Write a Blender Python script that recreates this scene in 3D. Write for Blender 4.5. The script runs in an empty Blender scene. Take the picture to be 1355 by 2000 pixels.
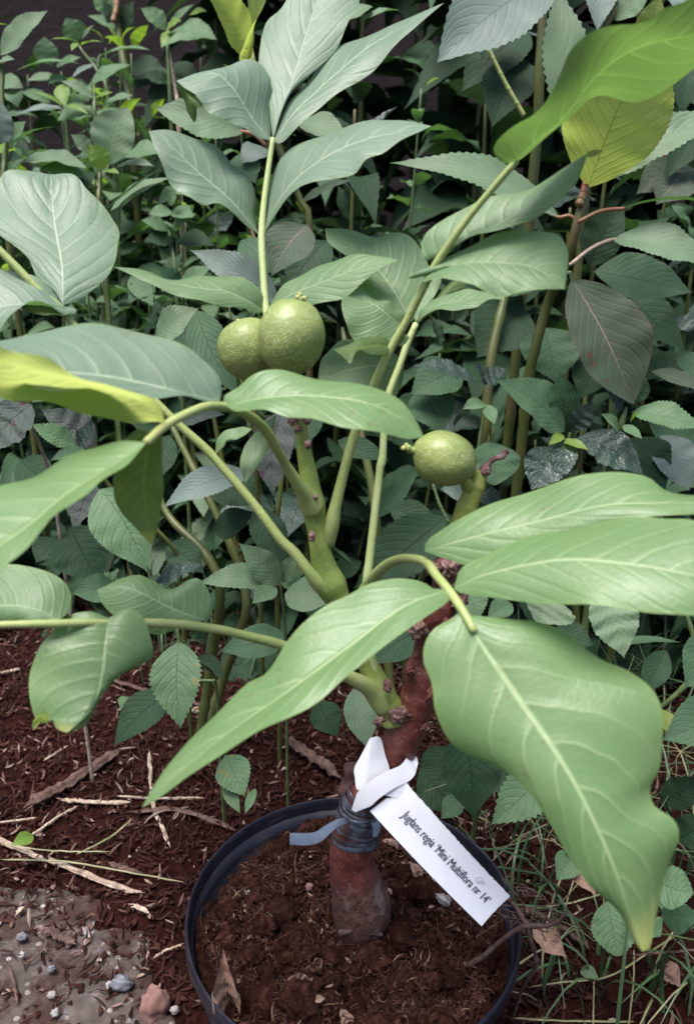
import bpy, math, random
import numpy as np
from mathutils import Vector, Matrix, noise
random.seed(7); RNG = np.random.default_rng(7)
R = math.radians
sc = bpy.context.scene

# ------------------------------------------------------------------ camera
RIM = 0.150                       # height of the pot rim above the ground
CAMZ = 0.4458 + RIM
FPX = 1508.0
cp, sp_, cr, sr = math.cos(R(18.02)), math.sin(R(18.02)), math.cos(R(1.337)), math.sin(R(1.337))
FW = np.array([0, cp, -sp_]); R0 = np.array([1., 0, 0]); U0 = np.cross(R0, FW)
RT = cr * R0 + sr * U0; UP = -sr * R0 + cr * U0
CAM = np.array([0, 0, CAMZ])
cam_d = bpy.data.cameras.new('camera'); cam = bpy.data.objects.new('camera', cam_d)
sc.collection.objects.link(cam); sc.camera = cam
M = Matrix(((RT[0], UP[0], -FW[0], CAM[0]), (RT[1], UP[1], -FW[1], CAM[1]), (RT[2], UP[2], -FW[2], CAM[2]), (0, 0, 0, 1)))
cam.matrix_world = M
cam_d.sensor_fit = 'VERTICAL'; cam_d.sensor_height = 36; cam_d.lens = FPX / 2000 * 36
cam_d.clip_start = 0.02; cam_d.clip_end = 500
cam_d.dof.use_dof = True; cam_d.dof.focus_distance = 0.62; cam_d.dof.aperture_fstop = 9.0

# ------------------------------------------------------------------ world, sun, exposure
w = bpy.data.worlds.new('World'); sc.world = w; w.use_nodes = True
nt = w.node_tree; bg = nt.nodes['Background']
sky = nt.nodes.new('ShaderNodeTexSky'); sky.sky_type = 'NISHITA'; sky.sun_disc = False
SUN_EL, SUN_AZ = R(72), R(-140)       # azimuth measured from +y, clockwise seen from above
sky.sun_elevation = SUN_EL; sky.sun_rotation = SUN_AZ
sky.air_density = 0.8; sky.dust_density = 3; sky.ozone_density = 1.2
nt.links.new(sky.outputs[0], bg.inputs[0]); bg.inputs[1].default_value = 0.085
sd = bpy.data.lights.new('sun', 'SUN'); sd.energy = 2.0; sd.angle = R(30); sd.color = (1, .985, .95)
sun = bpy.data.objects.new('sun', sd); sc.collection.objects.link(sun)
sv = Vector((math.sin(SUN_AZ) * math.cos(SUN_EL), math.cos(SUN_AZ) * math.cos(SUN_EL), math.sin(SUN_EL)))
sun.rotation_euler = sv.to_track_quat('Z', 'Y').to_euler()
sc.view_settings.view_transform = 'Standard'; sc.view_settings.look = 'None'
sc.view_settings.gamma = 1; sc.view_settings.exposure = 1.6
sc.render.engine = 'CYCLES'

# ------------------------------------------------------------------ helpers
def P(x, y, d):
    """pixel of the photograph (1355 x 2000) at a depth along the view axis -> world point"""
    return CAM + d * (FW + RT * (x - 677.5) / FPX + UP * (1000 - y) / FPX)
def G(x, y, h=0.0):
    v = FW + RT * (x - 677.5) / FPX + UP * (1000 - y) / FPX
    t = (h - CAMZ) / v[2]
    return CAM + v * t
def tag(o, label=None, cat=None, group=None, kind=None):
    if label: o['label'] = label
    if cat: o['category'] = cat
    if group: o['group'] = group
    if kind: o['kind'] = kind
    return o
def link(o, parent=None):
    sc.collection.objects.link(o)
    if parent is not None: o.parent = parent
    return o
def empty(name, loc=(0, 0, 0)):
    o = bpy.data.objects.new(name, None); o.empty_display_size = .02
    o.location = Vector([float(c) for c in loc]); return link(o)
def mesh(name, V, F, mats, parent=None, uv=None, smooth=True, mi=None, centre=True):
    me = bpy.data.meshes.new(name)
    V = np.asarray(V, float); loc = None
    if parent is None and centre:
        loc = V.mean(axis=0); loc[2] = V[:, 2].min(); V = V - loc
    if parent is not None:                     # children keep world coordinates minus the thing's origin
        off = np.zeros(3); p = parent
        while p is not None: off = off + np.array(p.location); p = p.parent
        V = V - off
    me.from_pydata(V.tolist(), [], [tuple(int(i) for i in f) for f in F])
    for m in (mats if isinstance(mats, (list, tuple)) else [mats]): me.materials.append(m)
    if smooth: me.polygons.foreach_set('use_smooth', [True] * len(me.polygons))
    if mi is not None: me.polygons.foreach_set('material_index', [int(i) for i in mi])
    if uv is not None:
        ul = me.uv_layers.new(name='UVMap'); li = np.zeros(len(me.loops), dtype=np.int32)
        me.loops.foreach_get('vertex_index', li)
        ul.data.foreach_set('uv', np.asarray(uv, np.float32)[li].ravel())
    me.update()
    o = bpy.data.objects.new(name, me)
    if loc is not None: o.location = [float(c) for c in loc]
    return link(o, parent)
def crom(pts, n):
    """Catmull-Rom through pts, resampled to n points by arc length"""
    p = np.asarray(pts, float)
    if len(p) == 2: return p[0] + (p[1] - p[0]) * np.linspace(0, 1, n)[:, None]
    q = np.vstack([2 * p[0] - p[1], p, 2 * p[-1] - p[-2]]); out = []
    for i in range(1, len(q) - 2):
        t = np.linspace(0, 1, 14, endpoint=False)[:, None]; a, b, c, d = q[i - 1], q[i], q[i + 1], q[i + 2]
        out.append(.5 * ((2 * b) + (c - a) * t + (2 * a - 5 * b + 4 * c - d) * t**2 + (3 * b - a - 3 * c + d) * t**3))
    out = np.vstack(out + [p[-1:]])
    s = np.r_[0, np.cumsum(np.linalg.norm(np.diff(out, axis=0), axis=1))]
    return np.array([np.interp(np.linspace(0, s[-1], n), s, out[:, k]) for k in range(out.shape[1])]).T
def nrm(v): return v / (np.linalg.norm(v, axis=-1, keepdims=True) + 1e-12)
def grid_faces(nu, nv, off=0, wrap=False):
    F = []
    for i in range(nu - 1):
        for j in range(nv if wrap else nv - 1):
            j2 = (j + 1) % nv
            F.append((off + i * nv + j, off + i * nv + j2, off + (i + 1) * nv + j2, off + (i + 1) * nv + j))
    return F
def tube_data(pts, rad, n=None, sides=10, bump=0.0, freq=60., seed=0, cap=True, squash=None):
    """pts 3D, rad per point -> vertices, faces, uv"""
    pts = np.asarray(pts, float); rad = np.asarray(rad, float)
    n = n or max(6, len(pts) * 6)
    q = crom(np.c_[pts, rad], n); c, r = q[:, :3], np.maximum(q[:, 3], 1e-5)
    T = nrm(np.gradient(c, axis=0)); a = np.cross(T[0], [0, 0, 1.0])
    if np.linalg.norm(a) < .1: a = np.cross(T[0], [1., 0, 0])
    a = nrm(a); V = []; UV = []
    for i in range(n):
        a = nrm(a - T[i] * np.dot(a, T[i])); b = np.cross(T[i], a)
        for k in range(sides):
            th = 2 * math.pi * k / sides; dr = 1.0
            d = a * math.cos(th) + b * math.sin(th)
            if bump:
                w_ = c[i] + d * r[i]; dr += bump * noise.noise(Vector(w_ * freq) + Vector((seed, 0, 0)))
            V.append(c[i] + d * r[i] * dr); UV.append((i / (n - 1), k / sides))
    F = grid_faces(n, sides, wrap=True)
    if cap:
        V += [c[0] - T[0] * r[0] * .3, c[-1] + T[-1] * r[-1] * .5]; UV += [(0, .5), (1, .5)]; m = n * sides
        for k in range(sides):
            F.append((m, (k + 1) % sides, k)); F.append((m + 1, (n - 1) * sides + k, (n - 1) * sides + (k + 1) % sides))
    return np.array(V), F, UV
def join(parts):
    V, F, UV, MI = [], [], [], []; off = 0
    for p in parts:
        v, f, uv = p[0], p[1], p[2] if p[2] is not None else [(0, 0)] * len(p[0]); m = p[3] if len(p) > 3 else 0
        V.append(v); UV += [tuple(a) for a in uv]; F += [tuple(i + off for i in g) for g in f]; MI += [m] * len(f); off += len(v)
    return np.vstack(V), F, UV, MI
def tube(name, pts, rad, mat, parent=None, **k):
    V, F, UV = tube_data(pts, rad, **k); return mesh(name, V, F, mat, parent, UV)
def PX(l):      # [(x,y,d)...] -> world
    return np.array([P(*a[:3]) for a in l])
def pr(px, d): return px / FPX * d          # pixel radius -> metres

# ------------------------------------------------------------------ materials
class NT:
    def __init__(s, name):
        s.m = bpy.data.materials.new(name); s.m.use_nodes = True; s.t = s.m.node_tree; s.t.nodes.clear()
        s.out = s.n('OutputMaterial')
    def n(s, ty, **k):
        x = s.t.nodes.new('ShaderNode' + ty)
        for a, b in k.items(): setattr(x, a, b)
        return x
    def l(s, a, b): s.t.links.new(a, b)
    def math(s, op, a, b=None, c=None, clamp=False):
        x = s.n('Math', operation=op); x.use_clamp = clamp
        for i, v in enumerate((a, b, c)):
            if v is None: continue
            if isinstance(v, (int, float)): x.inputs[i].default_value = v
            else: s.l(v, x.inputs[i])
        return x.outputs[0]
    def mix(s, f, a, b, bt='MIX'):
        x = s.n('Mix', data_type='RGBA', blend_type=bt)
        for i, v in ((0, f), (6, a), (7, b)):
            if isinstance(v, (int, float)): x.inputs[i].default_value = v
            elif isinstance(v, tuple): x.inputs[i].default_value = (*v[:3], 1)
            else: s.l(v, x.inputs[i])
        return x.outputs[2]
    def noise(s, vec, scale, detail=3, rough=.5, dist=0):
        x = s.n('TexNoise'); x.inputs['Scale'].default_value = scale; x.inputs['Detail'].default_value = detail
        x.inputs['Roughness'].default_value = rough; x.inputs['Distortion'].default_value = dist
        if vec is not None: s.l(vec, x.inputs['Vector'])
        return x.outputs[0]
    def ramp(s, f, stops):
        x = s.n('ValToRGB'); e = x.color_ramp.elements
        while len(e) < len(stops): e.new(.5)
        for i, (p, c) in enumerate(stops): e[i].position = p; e[i].color = (*c, 1) if isinstance(c, tuple) else (c, c, c, 1)
        s.l(f, x.inputs[0]); return x.outputs[0]
    def smooth(s, v, a, b):
        x = s.n('MapRange', interpolation_type='SMOOTHSTEP'); x.inputs[1].default_value = a; x.inputs[2].default_value = b
        s.l(v, x.inputs[0]); return x.outputs[0]
    def bump(s, h, strength, dist, nrm=None):
        x = s.n('Bump'); x.inputs['Strength'].default_value = strength; x.inputs['Distance'].default_value = dist
        s.l(h, x.inputs['Height'])
        if nrm is not None: s.l(nrm, x.inputs['Normal'])
        return x.outputs[0]
    def pbsdf(s, col, rough=.5, spec=.5, normal=None, **k):
        x = s.n('BsdfPrincipled')
        for nm, v in (('Base Color', col), ('Roughness', rough), ('Specular IOR Level', spec), ('Normal', normal)):
            if v is None: continue
            if isinstance(v, tuple): x.inputs[nm].default_value = (*v, 1)
            elif isinstance(v, (int, float)): x.inputs[nm].default_value = v
            else: s.l(v, x.inputs[nm])
        for a, b in k.items(): x.inputs[a.replace('_', ' ')].default_value = b
        return x
    def done(s, sh): s.l(sh, s.out.inputs[0]); return s.m

def leaf_mat(name, base, vein, trans, rough=.42, nv=9, vw=.07, bumpv=.6, cell=0.35, tmix=.38, slant=.30,
             patch=None, patch_amt=.0, edge=None, spec=.5, spots=0.0, vt=.6, tip=None, midw=.035, spotcol=(.12, .05, .03)):
    t = NT(name); uv = t.n('UVMap'); sep = t.n('SeparateXYZ'); t.l(uv.outputs[0], sep.inputs[0])
    oi = t.n('ObjectInfo'); rnd = oi.outputs['Random']
    u = sep.outputs[0]; vs = t.math('MULTIPLY_ADD', sep.outputs[1], 2.0, -1.0); v = t.math('ABSOLUTE', vs)
    co = t.n('TexCoord').outputs['Object']; geo = t.n('NewGeometry').outputs['Position']
    wob = t.math('MULTIPLY_ADD', t.noise(geo, 45, 2), .05, -.025)
    # lateral veins: leave the midrib at an angle and arc towards the tip
    arc = t.math('MULTIPLY', t.math('POWER', v, 1.25), slant)
    ph = t.math('MULTIPLY_ADD', t.math('ADD', t.math('SUBTRACT', u, arc), wob), float(nv), t.math('MULTIPLY', t.math('SIGN', vs), .21))
    fr = t.math('ABSOLUTE', t.math('SUBTRACT', t.math('FRACT', ph), .5))          # 0 on the vein
    w_ = t.math('MULTIPLY_ADD', t.math('SUBTRACT', 1.0, v), vw * .75, vw * .3)
    sv_ = t.math('SUBTRACT', 1.0, t.math('DIVIDE', fr, w_), clamp=True)
    sv_ = t.math('MULTIPLY', sv_, t.math('MULTIPLY_ADD', v, -.75, .95, clamp=True))
    mw = t.math('MULTIPLY_ADD', t.math('SUBTRACT', 1.0, u), midw, midw * .35)
    mid = t.math('SUBTRACT', 1.0, t.math('DIVIDE', v, mw), clamp=True); mid = t.smooth(mid, 0, .6)
    # fine net of tertiary veins
    vo = t.n('TexVoronoi', feature='DISTANCE_TO_EDGE'); vo.inputs['Scale'].default_value = 260; t.l(geo, vo.inputs['Vector'])
    net = t.math('SUBTRACT', 1.0, t.math('MULTIPLY', vo.outputs[0], 7.0), clamp=True)
    col = t.mix(t.math('MULTIPLY_ADD', rnd, .9, -.2, clamp=True), base, tuple(c * k for c, k in zip(base, (.82, .9, .8))))
    col = t.mix(t.math('MULTIPLY', t.smooth(t.noise(geo, 28, 4, .6), .35, .75), .45), col, tuple(c * k for c, k in zip(base, (1.45, 1.18, 1.25))))
    col = t.mix(t.math('MULTIPLY', t.noise(geo, 420, 2), .22), col, (base[0] * .55, base[1] * .6, base[2] * .6))
    if patch: 
        pf = t.math('MULTIPLY', t.smooth(t.noise(geo, 14, 3, .6), .5 - patch_amt * .3, .85 - patch_amt * .3), patch_amt)
        col = t.mix(pf, col, patch)
    if edge:
        col = t.mix(t.math('MULTIPLY', t.smooth(v, .90, 1.0), .35), col, edge)
    if tip: col = t.mix(t.math('MULTIPLY', t.smooth(t.math('ADD', u, t.math('MULTIPLY', wob, 2.0)), tip[0], tip[1]), .85), col, tip[2])
    if spots:
        vs2 = t.n('TexVoronoi'); vs2.inputs['Scale'].default_value = 55 if spots > .3 else 170; t.l(geo, vs2.inputs['Vector'])
        sf = t.math('MULTIPLY', t.math('LESS_THAN', vs2.outputs[0], .22), t.math('GREATER_THAN', t.noise(geo, 22, 1), .62 - spots * .1))
        col = t.mix(t.math('MULTIPLY', sf, .8 if spots > .3 else .4), col, spotcol)
    vm = t.math('MAXIMUM', t.math('MULTIPLY', sv_, .75), mid)
    col = t.mix(t.math('MULTIPLY', net, .05), col, vein)
    colv = t.mix(t.math('MULTIPLY', vm, .8), col, vein)
    hgt = t.math('ADD', t.math('MULTIPLY', t.smooth(fr, 0, .22), .45), t.math('MULTIPLY', t.math('SUBTRACT', 1.0, net), cell * .4))
    hgt = t.math('ADD', hgt, t.math('MULTIPLY', t.noise(geo, 120, 3), .5))
    hgt = t.math('SUBTRACT', hgt, t.math('MULTIPLY', mid, .8))
    nr = t.bump(hgt, bumpv * .75, .0008)
    rg = t.math('MULTIPLY_ADD', t.noise(geo, 60, 3), .22, rough - .1)
    p = t.pbsdf(colv, rg, spec, nr)
    tr = t.n('BsdfTranslucent'); tc = t.mix(t.math('MULTIPLY', vm, .6), trans, tuple(min(1, c * vt) for c in trans)); tc = t.mix(t.math('MULTIPLY', t.noise(geo, 40, 3), .35), tc, tuple(c * .7 for c in trans))
    t.l(tc, tr.inputs[0]); t.l(nr, tr.inputs['Normal'])
    mx = t.n('MixShader'); mx.inputs[0].default_value = tmix; t.l(p.outputs[0], mx.inputs[1]); t.l(tr.outputs[0], mx.inputs[2])
    return t.done(mx.outputs[0])

MT = {}
MT['walnut'] = leaf_mat('walnut_leaf', (.165, .265, .125), (.44, .54, .31), (.18, .34, .07), rough=.46, nv=9, spots=.12, spotcol=(.16, .12, .05), edge=(.22, .34, .09))
MT['walnut_cool'] = leaf_mat('walnut_leaf_cool', (.20, .285, .195), (.52, .60, .42), (.13, .26, .07), rough=.44, nv=8, spots=.12, spotcol=(.16, .12, .05), edge=(.20, .30, .09))
MT['walnut_near'] = leaf_mat('walnut_leaf_near', (.175, .29, .118), (.44, .55, .28), (.20, .38, .07), rough=.38, nv=8, bumpv=.5, spots=.12, spotcol=(.16, .12, .05), edge=(.24, .36, .10), midw=.045)
MT['walnut_lit'] = leaf_mat('walnut_leaf_backlit', (.12, .19, .06), (.32, .38, .10), (.15, .27, .055), rough=.5, nv=8, tmix=.55, slant=.25, vt=2.2)  # yellow-green base and bright veins paint in light shining through the leaf
MT['walnut_yellow'] = leaf_mat('walnut_leaf_yellow', (.34, .40, .10), (.50, .54, .2), (.60, .68, .18), rough=.5, nv=9, tmix=.7)  # base brightened to yellow, standing in for sky light coming through the blade
MT['walnut_tip'] = leaf_mat('walnut_leaf_yellow_tip', (.175, .29, .118), (.44, .55, .28), (.17, .37, .07), rough=.38, nv=8, bumpv=.5, edge=(.24, .36, .10), midw=.045, spots=.12, spotcol=(.16, .12, .05), tip=(.86, .97, (.50, .52, .16)))
MT['walnut_tip_lit'] = leaf_mat('backlit_leaf_yellow_tip', (.12, .19, .05), (.30, .36, .08), (.17, .29, .045), rough=.5, nv=8, tmix=.5, vt=2.2, tip=(.86, .96, (.50, .46, .08)))
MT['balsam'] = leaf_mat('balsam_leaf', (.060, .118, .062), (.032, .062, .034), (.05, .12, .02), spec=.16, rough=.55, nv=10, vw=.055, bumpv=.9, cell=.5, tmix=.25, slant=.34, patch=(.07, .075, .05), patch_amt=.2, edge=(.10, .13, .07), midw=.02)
MT['balsam_pale'] = leaf_mat('balsam_leaf_pale', (.145, .215, .125), (.26, .36, .21), (.12, .28, .05), spec=.3, rough=.55, nv=10, vw=.05, bumpv=.8, tmix=.28, slant=.34, midw=.018)
MT['balsam_grey'] = leaf_mat('balsam_leaf_grey', (.145, .195, .165), (.075, .11, .09), (.10, .2, .06), spec=.3, rough=.55, nv=11, vw=.04, bumpv=.8, tmix=.22, slant=.38, midw=.014)
MT['balsam_red'] = leaf_mat('balsam_leaf_reddish', (.055, .088, .052), (.30, .20, .18), (.07, .12, .03), spec=.16, rough=.55, nv=9, vw=.03, bumpv=.9, tmix=.2, slant=.36, patch=(.075, .062, .055), patch_amt=.35, edge=(.13, .075, .07), spots=.4, midw=.03)
MT['balsam_purple'] = leaf_mat('balsam_leaf_purple', (.075, .095, .08), (.05, .05, .055), (.08, .12, .05), spec=.16, rough=.55, nv=11, vw=.05, bumpv=1., cell=.8, tmix=.18, patch=(.10, .085, .10), patch_amt=.4, spots=.9, spotcol=(.08, .02, .05))
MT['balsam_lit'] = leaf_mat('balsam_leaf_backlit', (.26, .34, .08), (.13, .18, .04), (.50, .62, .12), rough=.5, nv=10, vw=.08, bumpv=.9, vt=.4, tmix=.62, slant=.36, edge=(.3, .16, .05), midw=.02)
MT['crinkled'] = leaf_mat('crinkled_leaf', (.035, .062, .046), (.016, .027, .021), (.05, .11, .03), rough=.36, nv=9, vw=.09, bumpv=1., cell=1.2, tmix=.15)
MT['nettle'] = leaf_mat('nettle_leaf', (.115, .20, .10), (.07, .12, .06), (.12, .27, .05), spec=.3, rough=.55, nv=8, vw=.06, bumpv=1., cell=.6, tmix=.3, midw=.02, spots=.35, spotcol=(.20, .19, .07))
MT['young'] = leaf_mat('young_leaf', (.17, .28, .05), (.25, .35, .1), (.3, .5, .04), rough=.48, nv=8, tmix=.45)
MT['dark'] = leaf_mat('shade_leaf', (.025, .056, .027), (.014, .031, .016), (.018, .045, .01), spec=.16, rough=.6, nv=9, vw=.05, bumpv=.9, tmix=.22, patch=(.035, .04, .02), patch_amt=.2)  # darkened leaf copy, the shade under the thicket put into its colour

def stem_mat(name, c1, c2, c3=None, fleck=0., rough=.45, sc_=60, fl=(.45, .5, .3)):
    t = NT(name); geo = t.n('NewGeometry').outputs['Position']; uv = t.n('UVMap').outputs[0]
    col = t.mix(t.smooth(t.noise(geo, sc_, 4, .6), .35, .7), c1, c2)
    if c3: col = t.mix(t.math('MULTIPLY', t.smooth(t.noise(geo, sc_ * .4, 3), .55, .75), .8), col, c3)
    mp = t.n('Mapping'); mp.inputs['Scale'].default_value = (900, 900, 320); t.l(geo, mp.inputs[0])
    h = t.noise(geo, sc_ * 8, 3)
    if fleck:
        vo = t.n('TexVoronoi'); vo.inputs['Scale'].default_value = 1; t.l(mp.outputs[0], vo.inputs['Vector'])
        f = t.math('MULTIPLY', t.math('LESS_THAN', vo.outputs[0], .26), t.math('GREATER_THAN', t.noise(geo, 160, 1), .46))
        col = t.mix(t.math('MULTIPLY', f, fleck), col, fl); h = t.math('ADD', h, f)
    return t.done(t.pbsdf(col, rough, .45, t.bump(h, .5, .0006)).outputs[0])
MT['petiole'] = stem_mat('petiole_green', (.27, .33, .11), (.35, .39, .15), (.30, .29, .11), sc_=50)
MT['petiole_pale'] = stem_mat('petiole_pale', (.36, .43, .17), (.42, .47, .22), (.38, .42, .12), sc_=50)
MT['branch'] = stem_mat('branch_green', (.17, .23, .05), (.26, .31, .08), (.17, .16, .05), fleck=.45, sc_=55)
MT['stub'] = stem_mat('stub_green', (.22, .27, .05), (.30, .30, .07), (.18, .10, .05), sc_=90)
MT['bark'] = stem_mat('red_bark', (.22, .055, .035), (.31, .10, .07), (.10, .030, .022), fleck=.35, rough=.38, sc_=85, fl=(.45, .26, .2))
MT['collar'] = stem_mat('collar_bark', (.10, .055, .045), (.18, .12, .10), (.05, .028, .022), fleck=.5, rough=.6, sc_=120, fl=(.42, .38, .33))
def trunk_mat():
    t = NT('walnut_bark'); g = t.n('NewGeometry').outputs['Position']; sp3 = t.n('SeparateXYZ'); t.l(g, sp3.inputs[0])
    n1, n2 = t.noise(g, 70, 5, .65), t.noise(g, 190, 4, .6); mp = t.n('Mapping'); mp.inputs['Scale'].default_value = (1400, 1400, 260); t.l(g, mp.inputs[0]); n3 = t.noise(mp.outputs[0], 1, 3)
    red = t.ramp(n1, [(.28, (.065, .018, .015)), (.5, (.135, .036, .029)), (.72, (.215, .075, .060))])
    red = t.mix(t.math('MULTIPLY', t.smooth(n2, .58, .72), .5), red, (.34, .19, .15))
    red = t.mix(t.math('MULTIPLY', t.smooth(n2, .40, .28), .6), red, (.035, .014, .012))
    low = t.ramp(n2, [(.3, (.045, .017, .013)), (.55, (.105, .046, .036)), (.75, (.17, .105, .085))])
    vo = t.n('TexVoronoi'); vo.inputs['Scale'].default_value = 420; t.l(g, vo.inputs['Vector']); low = t.mix(t.math('MULTIPLY', t.math('LESS_THAN', vo.outputs[0], .16), .35), low, (.34, .29, .26))
    low = t.mix(t.math('MULTIPLY', t.smooth(t.noise(g, 48, 4), .60, .68), .4), low, (.25, .21, .19))
    f = t.smooth(t.math('ADD', sp3.outputs[2], t.math('MULTIPLY_ADD', n1, .018, -.009)), .1720, .1900)
    h = t.math('ADD', t.math('MULTIPLY', n2, .8), t.math('ADD', n3, n1))
    return t.done(t.pbsdf(t.mix(f, low, red), t.math('MULTIPLY_ADD', f, -.22, .58), .5, t.bump(h, .9, .0011)).outputs[0])
MT['bark'] = trunk_mat()
MT['bark_dark'] = stem_mat('old_dark_bark', (.035, .014, .012), (.085, .035, .028), (.02, .01, .01), rough=.8, sc_=150)
MT['scar'] = stem_mat('leaf_scar', (.10, .035, .03), (.28, .17, .15), (.03, .012, .012), rough=.6, sc_=200)
MT['balsam_stem'] = stem_mat('balsam_stem', (.065, .085, .02), (.10, .105, .026), (.10, .05, .025), sc_=30)
MT['red_stem'] = stem_mat('red_stem', (.24, .07, .045), (.20, .13, .05), (.16, .18, .05), sc_=60)
MT['green_stem'] = stem_mat('green_stem', (.07, .11, .035), (.11, .15, .055), None, sc_=60)
MT['dry'] = stem_mat('dry_stalk', (.26, .18, .13), (.46, .37, .29), (.10, .06, .045), rough=.75, sc_=150)
MT['twig'] = stem_mat('brown_twig', (.055, .028, .022), (.13, .075, .058), (.03, .015, .013), rough=.8, sc_=150)
MT['grass'] = stem_mat('grass_blade', (.035, .075, .030), (.06, .11, .045), (.11, .12, .05), sc_=25)
MT['straw'] = stem_mat('grass_stalk', (.15, .16, .07), (.27, .24, .14), None, sc_=40)

# ------------------------------------------------------------------ leaves
def leaf_uv(nu, nv):
    return [(i / (nu - 1), (j / (nv - 1))) for i in range(nu) for j in range(nv)]
def hero_data(mid, L, Rr, dl, dr, nu=46, nv=23, bulge=.022, quilt=.0003, nveins=9, wave=.0022, seed=0, teeth=0):
    """a leaf with a midrib and two free outlines; dl, dr: how much farther the two edges lie than the midrib"""
    m = crom(mid, nu); d = m[:, 2]; u = np.linspace(0, 1, nu)
    b, e = mid[0], mid[-1]
    l2 = crom([b[:2]] + [p[:2] for p in L] + [e[:2]], nu); r2 = crom([b[:2]] + [p[:2] for p in Rr] + [e[:2]], nu)
    prof = np.sin(np.pi * np.clip(u, 0, 1)) ** .7
    m3 = PX(m); 
    def edge(e2, de):
        dd = np.interp(u, np.linspace(0, 1, len(de)), de) if isinstance(de, (list, tuple)) else np.full(nu, de)
        return PX(np.c_[e2, d + dd * prof])
    l3, r3 = edge(l2, dl), edge(r2, dr)
    if teeth:
        for e3 in (l3, r3):
            wd = np.linalg.norm(e3 - m3, axis=1, keepdims=True)
            e3 += nrm(e3 - m3) * (np.arange(nu) % 2)[:, None] * np.minimum(wd, teeth) * .6
    vv = np.linspace(-1, 1, nv); V = np.zeros((nu, nv, 3))
    for j, v in enumerate(vv):
        a = abs(v); e3 = l3 if v < 0 else r3
        V[:, j] = m3 + (e3 - m3) * a
    du = np.gradient(V, axis=0); dv = np.gradient(V, axis=1)
    N = np.cross(du, dv); N = nrm(np.nan_to_num(N)); n0 = nrm(N.mean(axis=(0, 1)))
    toc = nrm(CAM - V.mean(axis=(0, 1)))
    if np.dot(n0, toc) < 0: N = -N
    N = nrm(N + np.broadcast_to(np.sign(np.dot(n0, toc)) * n0 * .6, N.shape))
    wid = np.linalg.norm(l3 - m3, axis=1) + np.linalg.norm(r3 - m3, axis=1)
    A = np.abs(vv)[None, :]; U = u[:, None]; S = np.sign(vv)[None, :]
    off = bulge * wid[:, None] * (4 * A * (1 - A))
    ph = nveins * (U - .30 * A ** 1.25) + .21 * S
    off = off + quilt * (np.abs(np.sin(np.pi * (ph + .5))) - .5) * np.sin(np.pi * np.clip(A, 0, 1) ** .8) * np.minimum(1, wid[:, None] / .03)
    rs = np.random.default_rng(seed + 11); p1, p2, p3 = rs.uniform(0, 6.28, 3)
    off = off + wave * A ** 2 * (np.sin(U * 9 + p1 + S * 1.3) + .5 * np.sin(U * 21 + p2 + S)) * np.sin(np.pi * U) * np.minimum(1, wid[:, None] / .04)
    off = off + wave * .5 * np.sin(U * 7 + p3) * np.sin(np.pi * U)
    V = V + N * off[..., None]
    return V.reshape(-1, 3), grid_faces(nu, nv), leaf_uv(nu, nv)
_hs = [0]
def hero(parent, mid, L, Rr, dl=.01, dr=.01, mat='walnut', name='leaflet', label=None, **k):
    _hs[0] += 1; k.setdefault('seed', _hs[0])
    V, F, UV = hero_data(mid, L, Rr, dl, dr, **k)
    o = mesh(name, V, F, MT[mat], parent, UV)
    if label: o['label'] = label
    return o

def simple_leaf(B, T, wd, nh, bend=.12, cup=.12, droop=.0, shape=.45, teeth=.0, nu=31, nv=9, seed=0, wave=.03, crink=0., sharp=1.0, taper=1.0):
    """leaf from base B to tip T, full width wd, facing nh"""
    B, T, nh = np.asarray(B, float), np.asarray(T, float), np.asarray(nh, float)
    ax = T - B; Lg = np.linalg.norm(ax); ax = ax / Lg
    sd_ = nrm(np.cross(ax, nh)); n = nrm(np.cross(sd_, ax))
    rs = np.random.default_rng(seed + 5); u = np.linspace(0, 1, nu)
    pk = shape; q = np.where(u < pk, np.sin(np.pi / 2 * (u / pk) ** .8), np.cos(np.pi / 2 * np.clip((u - pk) / (1 - pk), 0, 1) ** 1.1) ** (sharp * 1.55))
    q = np.clip(q, 0, 1); q[0] = 0.02; q[-1] = 0.0
    side = rs.uniform(-.06, .06)
    c = B + ax * (u * Lg)[:, None] + n * (bend * Lg * np.sin(np.pi * u) - droop * Lg * u ** 2)[:, None] + sd_ * (side * Lg * np.sin(np.pi * u))[:, None]
    vv = np.linspace(-1, 1, nv); V = np.zeros((nu, nv, 3)); p = rs.uniform(0, 6.28, 4)
    for j, v in enumerate(vv):
        a = abs(v); tt = np.zeros(nu)
        if teeth and a > .99: tt = np.where(np.arange(nu) % 2 == 1, teeth, 0.) * Lg / wd * 2 
        hw = wd / 2 * q * (1 + tt * (q > .12))
        fwd = np.where((np.arange(nu) % 2 == 1) & (a > .99), teeth * Lg * .5, 0) * (q > .12)
        V[:, j] = c + sd_ * (v * hw)[:, None] + ax * fwd[:, None]
        z = cup * wd * (a ** 1.4) * q + wave * wd * a * a * np.sin(u * 11 + p[0] + (1.5 if v > 0 else 0)) * q + wave * .4 * wd * a * np.sin(u * 27 + p[1] + (2 if v > 0 else 0)) * q
        if crink: z = z + crink * wd * np.sin(u * 40 + a * 7 + p[2]) * np.sin(a * 9 + u * 12 + p[3]) * q
        V[:, j] += n * z[:, None]
    return V.reshape(-1, 3), grid_faces(nu, nv), leaf_uv(nu, nv)
TOC = -FW; ZUP = np.array([0, 0, 1.])
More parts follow.
